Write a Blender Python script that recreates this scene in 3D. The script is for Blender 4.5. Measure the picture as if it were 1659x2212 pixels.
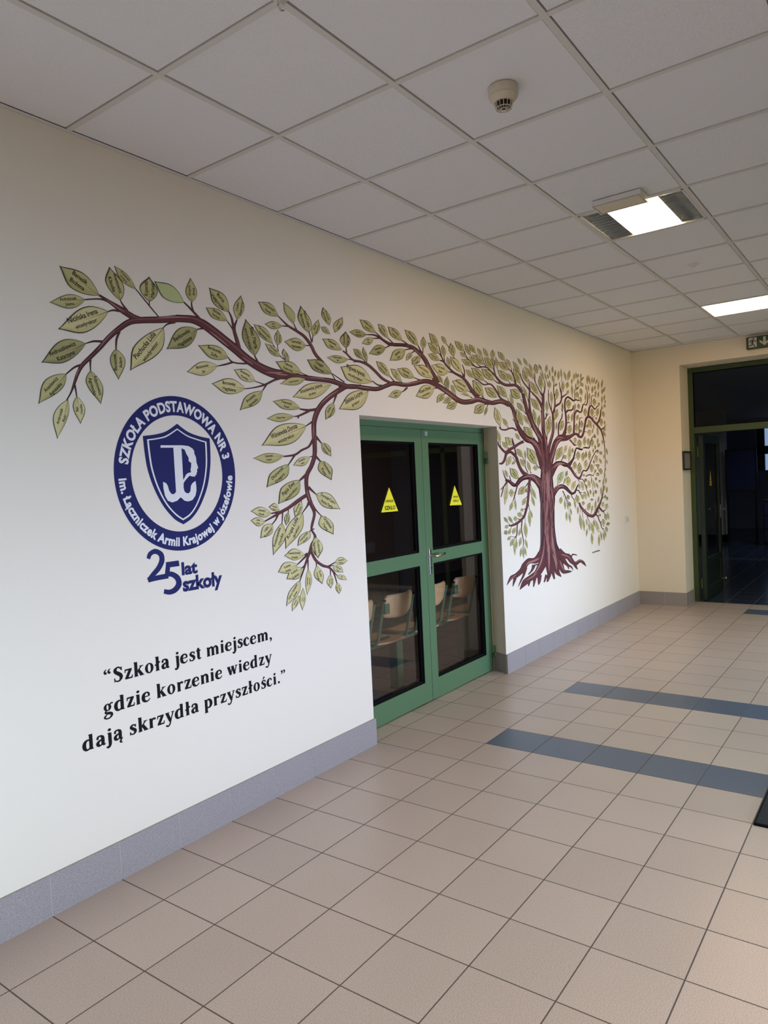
import bpy, bmesh, math, random
from mathutils import Vector, Matrix
from mathutils.geometry import tessellate_polygon

random.seed(7)
for o in list(bpy.data.objects):
    bpy.data.objects.remove(o)
SC = bpy.context.scene
COL = SC.collection

# ---------------------------------------------------------------- camera, exposure, light
cam = bpy.data.cameras.new('camera')
cam.sensor_fit = 'HORIZONTAL'
cam.sensor_width = 36.0
cam.lens = 36.0 * 1547.66 / 1659.0
cam.clip_start = 0.05
cam_o = bpy.data.objects.new('camera', cam)
COL.objects.link(cam_o)
R_, U_, F_ = Vector((0.59010, -0.80593, -0.04718)), Vector((0.05750, -0.01633, 0.99821)), Vector((0.80527, 0.59177, -0.03672))
YAW, PIT, ROL = math.radians(53.68946), math.radians(-2.10442), math.radians(-2.70623)
F_ = Vector((math.sin(YAW) * math.cos(PIT), math.cos(YAW) * math.cos(PIT), math.sin(PIT)))
r0 = F_.cross(Vector((0, 0, 1))).normalized()
u0 = r0.cross(F_)
R_ = math.cos(ROL) * r0 + math.sin(ROL) * u0
U_ = -math.sin(ROL) * r0 + math.cos(ROL) * u0
cam_o.matrix_world = Matrix(((R_.x, U_.x, -F_.x, -1.39792), (R_.y, U_.y, -F_.y, -2.733), (R_.z, U_.z, -F_.z, 1.61703), (0, 0, 0, 1)))
SC.camera = cam_o
SC.view_settings.view_transform = 'Standard'
SC.view_settings.look = 'None'
SC.view_settings.gamma = 1.0
SC.view_settings.use_curve_mapping = False
SC.view_settings.exposure = 0.0
SC.cycles.use_denoising = True
SC.cycles.max_bounces = 10
SC.cycles.diffuse_bounces = 5
SC.cycles.sample_clamp_indirect = 6.0

world = bpy.data.worlds.new('world')
SC.world = world
world.use_nodes = True
world.node_tree.nodes['Background'].inputs[0].default_value = (0.75, 0.86, 1.0, 1)
world.node_tree.nodes['Background'].inputs[1].default_value = 0.05

def area_light(name, loc, direction, sx, sy, energy, color, spread=180):
    l = bpy.data.lights.new(name, 'AREA')
    l.shape = 'RECTANGLE'
    l.size, l.size_y = sx, sy
    l.energy = energy
    l.color = color
    l.spread = math.radians(spread)
    o = bpy.data.objects.new(name, l)
    o.location = loc
    o.rotation_euler = Vector(direction).to_track_quat('-Z', 'Y').to_euler()
    COL.objects.link(o)
    return o
# low daylight through the glazed front behind the camera, plus one added fill
def power(w, r, g, b):
    m = max(r, g, b)
    return w * m, (r / m, g / m, b / m)
for name, loc, d, sx, sy, sp, rgb in (
        ('daylight_window', (-2.0, -5.6, 0.75), (0, 1, 0), 3.2, 0.9, 50, (0.17, 0.26, 0.37)),
        ('daylight_glazing', (1.5, -5.6, 0.75), (0.1, 1, 0), 3.0, 0.9, 50, (0.15, 0.195, 0.32)),
        ('daylight_entrance', (4.55, -5.6, 0.75), (0.07, 1, 0), 2.8, 0.9, 47, (0.125, 0.172, 0.29)),
        ('entrance_fill', (5.0, -5.6, 1.2), (0.05, 1, -0.25), 3.2, 2.0, 110, (0.23, 0.21, 0.10))):  # last one: unseen warm fill added on the entrance side, no fanlight there
    e, c = power(100, *rgb)
    area_light(name, loc, d, sx, sy, e, c, sp)
# added fill lights near the ceiling, out of view, brightening floor and lower walls
for x, rgb in ((-3.0, (1.75, 1.62, 1.42)), (-0.03, (1.75, 1.62, 1.42)), (2.97, (0.35, 0.85, 1.05)), (5.97, (0.35, 0.85, 1.05))):
    e, c = power(25, *rgb)
    area_light('ceiling_fill', (x, -3.0, 3.10), (0, 0, -1), 0.5, 0.5, e, c, 140)
# added fill lights without fittings: one in the vestibule, one down the corridor
area_light('vestibule_fill', (3.6, 1.5, 2.85), (0, 0, -1), 0.6, 0.6, 4.5, (1.0, 0.86, 0.78), 150)
area_light('corridor_fill', (14.0, -1.5, 2.9), (0, 0, -1), 0.6, 0.6, 14.0, (0.6, 0.75, 1.0), 160)

# ---------------------------------------------------------------- helpers
class MB:
    """collects faces, several materials, into one mesh"""
    def __init__(s):
        s.v, s.f, s.m, s.sm = [], [], [], []
        s.mats = []
    def mi(s, mat):
        if mat not in s.mats:
            s.mats.append(mat)
        return s.mats.index(mat)
    def face(s, pts, mat, smooth=False):
        b = len(s.v)
        s.v += [tuple(p) for p in pts]
        s.f.append(tuple(range(b, b + len(pts))))
        s.m.append(s.mi(mat)); s.sm.append(smooth)
    def mesh(s, verts, faces, mat, smooth=False):
        b = len(s.v)
        s.v += [tuple(p) for p in verts]
        k = s.mi(mat)
        for f in faces:
            s.f.append(tuple(b + i for i in f)); s.m.append(k); s.sm.append(smooth)
    def box(s, a, b, mat):
        x0, y0, z0 = a; x1, y1, z1 = b
        v = [(x0, y0, z0), (x1, y0, z0), (x1, y1, z0), (x0, y1, z0), (x0, y0, z1), (x1, y0, z1), (x1, y1, z1), (x0, y1, z1)]
        s.mesh(v, [(0, 3, 2, 1), (4, 5, 6, 7), (0, 1, 5, 4), (1, 2, 6, 5), (2, 3, 7, 6), (3, 0, 4, 7)], mat)
    def tube(s, pts, r, mat, n=12, caps=True):
        pts = [Vector(p) for p in pts]
        rings = []
        for i, p in enumerate(pts):
            d = (pts[min(i + 1, len(pts) - 1)] - pts[max(i - 1, 0)]).normalized()
            a = d.cross(Vector((0, 0, 1)))
            if a.length < 1e-3:
                a = d.cross(Vector((0, 1, 0)))
            a.normalize(); b = d.cross(a)
            rr = r[i] if isinstance(r, (list, tuple)) else r
            rings.append([p + rr * (math.cos(t * 2 * math.pi / n) * a + math.sin(t * 2 * math.pi / n) * b) for t in range(n)])
        v = [q for rg in rings for q in rg]
        f = []
        for i in range(len(rings) - 1):
            for t in range(n):
                u = (t + 1) % n
                f.append((i * n + t, i * n + u, (i + 1) * n + u, (i + 1) * n + t))
        s.mesh(v, f, mat, True)
        if caps:
            s.face(rings[0][::-1], mat); s.face(rings[-1], mat)
    def lathe(s, prof, c, mat, n=32, axis='z'):
        """prof: (radius, height) pairs about a vertical axis through c"""
        v, f = [], []
        for r, h in prof:
            for t in range(n):
                a = t * 2 * math.pi / n
                v.append((c[0] + r * math.cos(a), c[1] + r * math.sin(a), c[2] + h))
        for i in range(len(prof) - 1):
            for t in range(n):
                u = (t + 1) % n
                f.append((i * n + t, i * n + u, (i + 1) * n + u, (i + 1) * n + t))
        s.mesh(v, f, mat, True)
        s.face(v[:n], mat); s.face(v[-n:], mat)
    def poly(s, pts3, mat):
        tri = tessellate_polygon([[Vector(p) for p in pts3]])
        s.mesh(pts3, tri, mat)
    def build(s, name, parent=None, bevel=0, origin=None):
        me = bpy.data.meshes.new(name)
        v = s.v
        if origin is not None:
            v = [(p[0] - origin[0], p[1] - origin[1], p[2] - origin[2]) for p in v]
        me.from_pydata(v, [], s.f)
        for m in s.mats:
            me.materials.append(m)
        me.polygons.foreach_set('material_index', s.m)
        me.polygons.foreach_set('use_smooth', s.sm)
        me.update()
        o = bpy.data.objects.new(name, me)
        COL.objects.link(o)
        if origin is not None:
            o.location = origin
        if parent is not None:
            o.parent = parent
        if bevel:
            bm = bmesh.new(); bm.from_mesh(me)
            bmesh.ops.remove_doubles(bm, verts=bm.verts, dist=1e-5)
            bm.to_mesh(me); bm.free()
            md = o.modifiers.new('bevel', 'BEVEL'); md.width = bevel; md.segments = 2; md.limit_method = 'ANGLE'
        return o

def empty(name, loc):
    o = bpy.data.objects.new(name, None)
    o.empty_display_size = 0.05
    o.location = loc
    COL.objects.link(o)
    return o

def tag(o, label=None, cat=None, group=None, kind=None):
    if label: o['label'] = label
    if cat: o['category'] = cat
    if group: o['group'] = group
    if kind: o['kind'] = kind
    return o

def keep(parent, *objs):
    """parent without moving: the parents here are unrotated Empties"""
    for o in objs:
        o.parent = parent
        o.location = Vector(o.location) - parent.location

def thing(name, loc, label, cat, parts, group=None, kind=None):
    e = tag(empty(name, loc), label, cat, group, kind)
    for p in parts:
        keep(e, p)
    return e

# ---------------------------------------------------------------- materials
def lin(c):
    return tuple(((x / 255) / 12.92 if x / 255 <= 0.04045 else ((x / 255 + 0.055) / 1.055) ** 2.4) for x in c)

def material(name, color, rough=0.6, metal=0.0, spec=0.5, noise=None, bump=None, emit=None):
    """noise: (scale, amount) multiplies the colour by a speckle; bump: (scale, strength)"""
    m = bpy.data.materials.new(name)
    m.use_nodes = True
    nt = m.node_tree
    b = nt.nodes['Principled BSDF']
    b.inputs['Base Color'].default_value = (*color, 1)
    b.inputs['Roughness'].default_value = rough
    b.inputs['Metallic'].default_value = metal
    b.inputs['Specular IOR Level'].default_value = spec
    if noise or bump:
        tc = nt.nodes.new('ShaderNodeTexCoord')
    if noise:
        n = nt.nodes.new('ShaderNodeTexNoise')
        n.inputs['Scale'].default_value = noise[0]
        n.inputs['Detail'].default_value = 3
        nt.links.new(tc.outputs['Object'], n.inputs['Vector'])
        r = nt.nodes.new('ShaderNodeValToRGB')
        lo = [max(0, c * (1 - noise[1])) for c in color]; hi = [min(1, c * (1 + noise[1])) for c in color]
        r.color_ramp.elements[0].color = (*lo, 1); r.color_ramp.elements[1].color = (*hi, 1)
        r.color_ramp.elements[0].position = 0.3; r.color_ramp.elements[1].position = 0.7
        nt.links.new(n.outputs['Fac'], r.inputs['Fac'])
        nt.links.new(r.outputs['Color'], b.inputs['Base Color'])
    if bump:
        n2 = nt.nodes.new('ShaderNodeTexNoise')
        n2.inputs['Scale'].default_value = bump[0]
        nt.links.new(tc.outputs['Object'], n2.inputs['Vector'])
        bp = nt.nodes.new('ShaderNodeBump')
        bp.inputs['Strength'].default_value = bump[1]; bp.inputs['Distance'].default_value = 0.002
        nt.links.new(n2.outputs['Fac'], bp.inputs['Height'])
        nt.links.new(bp.outputs['Normal'], b.inputs['Normal'])
    if emit:
        b.inputs['Emission Color'].default_value = (*emit[0], 1)
        b.inputs['Emission Strength'].default_value = emit[1]
    return m

def glass_material(name, tint, refl=0.06):
    m = bpy.data.materials.new(name)
    m.use_nodes = True
    nt = m.node_tree
    nt.nodes.remove(nt.nodes['Principled BSDF'])
    out = nt.nodes['Material Output']
    t = nt.nodes.new('ShaderNodeBsdfTransparent'); t.inputs[0].default_value = (*tint, 1)
    g = nt.nodes.new('ShaderNodeBsdfGlossy'); g.inputs['Roughness'].default_value = 0.02
    mx = nt.nodes.new('ShaderNodeMixShader')
    fr = nt.nodes.new('ShaderNodeFresnel'); fr.inputs['IOR'].default_value = 1.35
    mul = nt.nodes.new('ShaderNodeMath'); mul.operation = 'MULTIPLY'; mul.inputs[1].default_value = refl
    nt.links.new(fr.outputs[0], mul.inputs[0])
    nt.links.new(mul.outputs[0], mx.inputs[0])
    nt.links.new(t.outputs[0], mx.inputs[1]); nt.links.new(g.outputs[0], mx.inputs[2])
    nt.links.new(mx.outputs[0], out.inputs['Surface'])
    return m

def mth(nt, op, a, b=None, c=None):
    n = nt.nodes.new('ShaderNodeMath'); n.operation = op
    for i, v in enumerate((a, b, c)):
        if v is None: continue
        if isinstance(v, (int, float)): n.inputs[i].default_value = v
        else: nt.links.new(v, n.inputs[i])
    return n.outputs[0]

def mixc(nt, fac, a, b):
    n = nt.nodes.new('ShaderNodeMix'); n.data_type = 'RGBA'
    for s, v in ((n.inputs[0], fac), (n.inputs[6], a), (n.inputs[7], b)):
        if isinstance(v, tuple): s.default_value = (*v, 1)
        elif isinstance(v, (int, float)): s.default_value = v
        else: nt.links.new(v, s)
    return n.outputs[2]

TILE = 0.306087
ROW0 = 0.29427

def floor_material(name, base, alt, grout, strips, xmax=None, rough=0.34):
    """square glazed tiles in the world grid; strips: x cells (from, to, first row) laid in the second colour"""
    m = bpy.data.materials.new(name)
    m.use_nodes = True
    nt = m.node_tree
    bs = nt.nodes['Principled BSDF']
    tc = nt.nodes.new('ShaderNodeTexCoord')
    sep = nt.nodes.new('ShaderNodeSeparateXYZ')
    nt.links.new(tc.outputs['Object'], sep.inputs[0])
    u = mth(nt, 'DIVIDE', sep.outputs[0], TILE)
    v = mth(nt, 'DIVIDE', mth(nt, 'SUBTRACT', mth(nt, 'MULTIPLY', sep.outputs[1], -1.0), ROW0), TILE)
    du = mth(nt, 'ABSOLUTE', mth(nt, 'SUBTRACT', mth(nt, 'FRACT', mth(nt, 'ADD', u, 0.5)), 0.5))
    dv = mth(nt, 'ABSOLUTE', mth(nt, 'SUBTRACT', mth(nt, 'FRACT', mth(nt, 'ADD', v, 0.5)), 0.5))
    d = mth(nt, 'MINIMUM', du, dv)
    g = mth(nt, 'LESS_THAN', d, 0.0078)
    cu = mth(nt, 'FLOOR', u); cv = mth(nt, 'FLOOR', v)
    blue = None
    for a, b, row in strips:
        k = mth(nt, 'MULTIPLY', mth(nt, 'MULTIPLY', mth(nt, 'GREATER_THAN', cu, a - 0.5), mth(nt, 'LESS_THAN', cu, b - 0.5)), mth(nt, 'GREATER_THAN', cv, row - 0.5))
        blue = k if blue is None else mth(nt, 'MAXIMUM', blue, k)
    comb = nt.nodes.new('ShaderNodeCombineXYZ')
    nt.links.new(cu, comb.inputs[0]); nt.links.new(cv, comb.inputs[1])
    wn = nt.nodes.new('ShaderNodeTexWhiteNoise'); wn.noise_dimensions = '2D'
    nt.links.new(comb.outputs[0], wn.inputs['Vector'])
    n1 = nt.nodes.new('ShaderNodeTexNoise'); n1.inputs['Scale'].default_value = 260; n1.inputs['Detail'].default_value = 2
    nt.links.new(tc.outputs['Object'], n1.inputs['Vector'])
    n2 = nt.nodes.new('ShaderNodeTexNoise'); n2.inputs['Scale'].default_value = 2.2; n2.inputs['Detail'].default_value = 4
    nt.links.new(tc.outputs['Object'], n2.inputs['Vector'])
    sp = mth(nt, 'MULTIPLY', mth(nt, 'SUBTRACT', n1.outputs['Fac'], 0.5), 1.1)
    br = mth(nt, 'ADD', mth(nt, 'ADD', 0.93, mth(nt, 'MULTIPLY', wn.outputs['Value'], 0.10)), sp)
    br = mth(nt, 'ADD', br, mth(nt, 'MULTIPLY', mth(nt, 'SUBTRACT', n2.outputs['Fac'], 0.5), 0.10))
    c = base
    if blue is not None:
        c = mixc(nt, blue, base, alt)
    hs = nt.nodes.new('ShaderNodeVectorMath'); hs.operation = 'SCALE'
    if isinstance(c, tuple):
        hs.inputs[0].default_value = c
    else:
        nt.links.new(c, hs.inputs[0])
    nt.links.new(br, hs.inputs['Scale'])
    col = mixc(nt, g, hs.outputs[0], grout)
    nt.links.new(col, bs.inputs['Base Color'])
    ro = mth(nt, 'ADD', mth(nt, 'MULTIPLY', g, 0.5), rough)
    nt.links.new(ro, bs.inputs['Roughness'])
    h = mth(nt, 'MINIMUM', mth(nt, 'DIVIDE', d, 0.012), 1.0)
    bp = nt.nodes.new('ShaderNodeBump'); bp.inputs['Strength'].default_value = 0.35; bp.inputs['Distance'].default_value = 0.0015
    nt.links.new(h, bp.inputs['Height'])
    nt.links.new(bp.outputs['Normal'], bs.inputs['Normal'])
    return m

M = {}
M['wall'] = material('cream_paint', (0.76, 0.69, 0.57), 0.75, bump=(90, 0.12))
M['ceil'] = material('mineral_tile', (0.78, 0.785, 0.83), 0.9, noise=(320, 0.10), bump=(260, 0.25))
M['bar'] = material('painted_steel', (0.66, 0.645, 0.635), 0.55)
M['void'] = material('dark_void', (0.02, 0.018, 0.016), 0.9)
M['skirt'] = material('grey_stone_tile', (0.30, 0.268, 0.262), 0.55, noise=(240, 0.30))
M['joint'] = material('light_grout', (0.48, 0.45, 0.45), 0.8)
M['floor'] = floor_material('beige_floor_tile', (0.43, 0.352, 0.31), (0.085, 0.112, 0.165), (0.085, 0.065, 0.055), [(8, 9, 1), (12, 13, 1), (24, 25, 3)])
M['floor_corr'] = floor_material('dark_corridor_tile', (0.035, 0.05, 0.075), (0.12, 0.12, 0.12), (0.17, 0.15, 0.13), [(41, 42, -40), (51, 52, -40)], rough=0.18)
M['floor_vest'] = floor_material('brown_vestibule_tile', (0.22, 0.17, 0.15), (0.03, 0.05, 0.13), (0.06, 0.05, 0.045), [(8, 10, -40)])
M['green'] = material('green_enamel', (0.085, 0.165, 0.078), 0.38)
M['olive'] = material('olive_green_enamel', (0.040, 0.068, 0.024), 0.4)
M['dkgreen'] = material('dark_green_door_leaf', (0.016, 0.030, 0.020), 0.4)  # darker green than the frame, for the open far leaf
M['gasket'] = material('black_gasket', (0.005, 0.005, 0.005), 0.8, spec=0.1)
M['glass'] = glass_material('door_glass', (0.93, 0.91, 0.91), 0.3)
M['glass2'] = glass_material('clear_glass', (0.66, 0.66, 0.68), 0.6)
M['chrome'] = material('satin_metal', (0.55, 0.52, 0.48), 0.28, metal=1.0)
M['yellow'] = material('yellow_vinyl', (0.82, 0.76, 0.03), 0.45)
M['black'] = material('black_print', (0.012, 0.010, 0.012), 0.6, spec=0.1)
M['ink'] = material('lettering_ink', (0.010, 0.007, 0.010), 0.55, spec=0.1)
M['whitep'] = material('white_print', (0.74, 0.72, 0.69), 0.6)
M['blue'] = material('navy_print', (0.014, 0.017, 0.100), 0.6, spec=0.2)
M['plastic'] = material('cream_plastic', (0.62, 0.56, 0.45), 0.45)
M['whitepl'] = material('white_plastic', (0.72, 0.71, 0.70), 0.4)
M['mat'] = material('black_mat_pile', (0.012, 0.012, 0.014), 0.95, noise=(160, 0.9), bump=(220, 1.0))
M['louvre'] = material('louvre_aluminium', (0.62, 0.66, 0.70), 0.38, metal=1.0)
M['lamp'] = material('lamp_diffuser', (0.9, 0.9, 0.88), 0.5, emit=((1.0, 0.645, 0.335), 31))
M['wood'] = None
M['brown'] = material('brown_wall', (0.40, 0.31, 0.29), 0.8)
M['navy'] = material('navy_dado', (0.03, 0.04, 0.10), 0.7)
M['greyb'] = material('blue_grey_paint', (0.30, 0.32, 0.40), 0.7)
M['pale'] = material('pale_blue_grey_paint', (0.48, 0.52, 0.62), 0.7)
M['paper'] = material('paper', (0.60, 0.66, 0.78), 0.7)
M['signg'] = material('sign_green', (0.004, 0.042, 0.018), 0.4)
M['signw'] = material('sign_white', (0.50, 0.50, 0.47), 0.5)
M['sheet'] = material('notice_sheet', (0.34, 0.34, 0.32), 0.3)
M['sheetprint'] = material('notice_print', (0.17, 0.16, 0.15), 0.6)
M['darkframe'] = material('dark_frame', (0.025, 0.015, 0.015), 0.4)
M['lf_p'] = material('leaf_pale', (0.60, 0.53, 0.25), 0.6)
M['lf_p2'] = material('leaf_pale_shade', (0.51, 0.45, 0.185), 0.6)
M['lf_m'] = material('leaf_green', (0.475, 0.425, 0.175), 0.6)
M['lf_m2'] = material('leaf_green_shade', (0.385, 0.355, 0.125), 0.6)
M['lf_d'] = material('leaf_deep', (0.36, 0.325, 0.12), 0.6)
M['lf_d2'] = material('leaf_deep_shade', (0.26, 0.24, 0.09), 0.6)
M['lf_g'] = material('leaf_fresh', (0.45, 0.50, 0.22), 0.6)
M['lf_y'] = material('leaf_yellow', (0.60, 0.52, 0.17), 0.6)
M['lf_o'] = material('leaf_ochre', (0.50, 0.38, 0.16), 0.6)
M['lf_line'] = material('leaf_outline', (0.075, 0.068, 0.035), 0.6, spec=0.1)
M['bk_line'] = material('bark_outline', (0.020, 0.010, 0.013), 0.6, spec=0.1)
M['bk'] = material('bark_maroon', (0.112, 0.036, 0.038), 0.6, spec=0.2)
M['bk_l'] = material('bark_rose', (0.33, 0.15, 0.135), 0.6)
M['bk_m'] = material('bark_mid', (0.19, 0.065, 0.06), 0.6)
M['bk_d'] = material('bark_dark', (0.042, 0.014, 0.020), 0.6)

def wood_material():
    m = bpy.data.materials.new('beech_plywood'); m.use_nodes = True
    nt = m.node_tree; b = nt.nodes['Principled BSDF']
    tc = nt.nodes.new('ShaderNodeTexCoord'); mp = nt.nodes.new('ShaderNodeMapping')
    mp.inputs['Scale'].default_value = (60, 6, 6)
    nt.links.new(tc.outputs['Object'], mp.inputs[0])
    n = nt.nodes.new('ShaderNodeTexNoise'); n.inputs['Scale'].default_value = 1.0; n.inputs['Detail'].default_value = 4
    nt.links.new(mp.outputs[0], n.inputs['Vector'])
    c = mixc(nt, n.outputs['Fac'], (0.72, 0.42, 0.18), (0.90, 0.60, 0.30))
    nt.links.new(c, b.inputs['Base Color']); b.inputs['Roughness'].default_value = 0.4
    return m
M['wood'] = wood_material()
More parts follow.
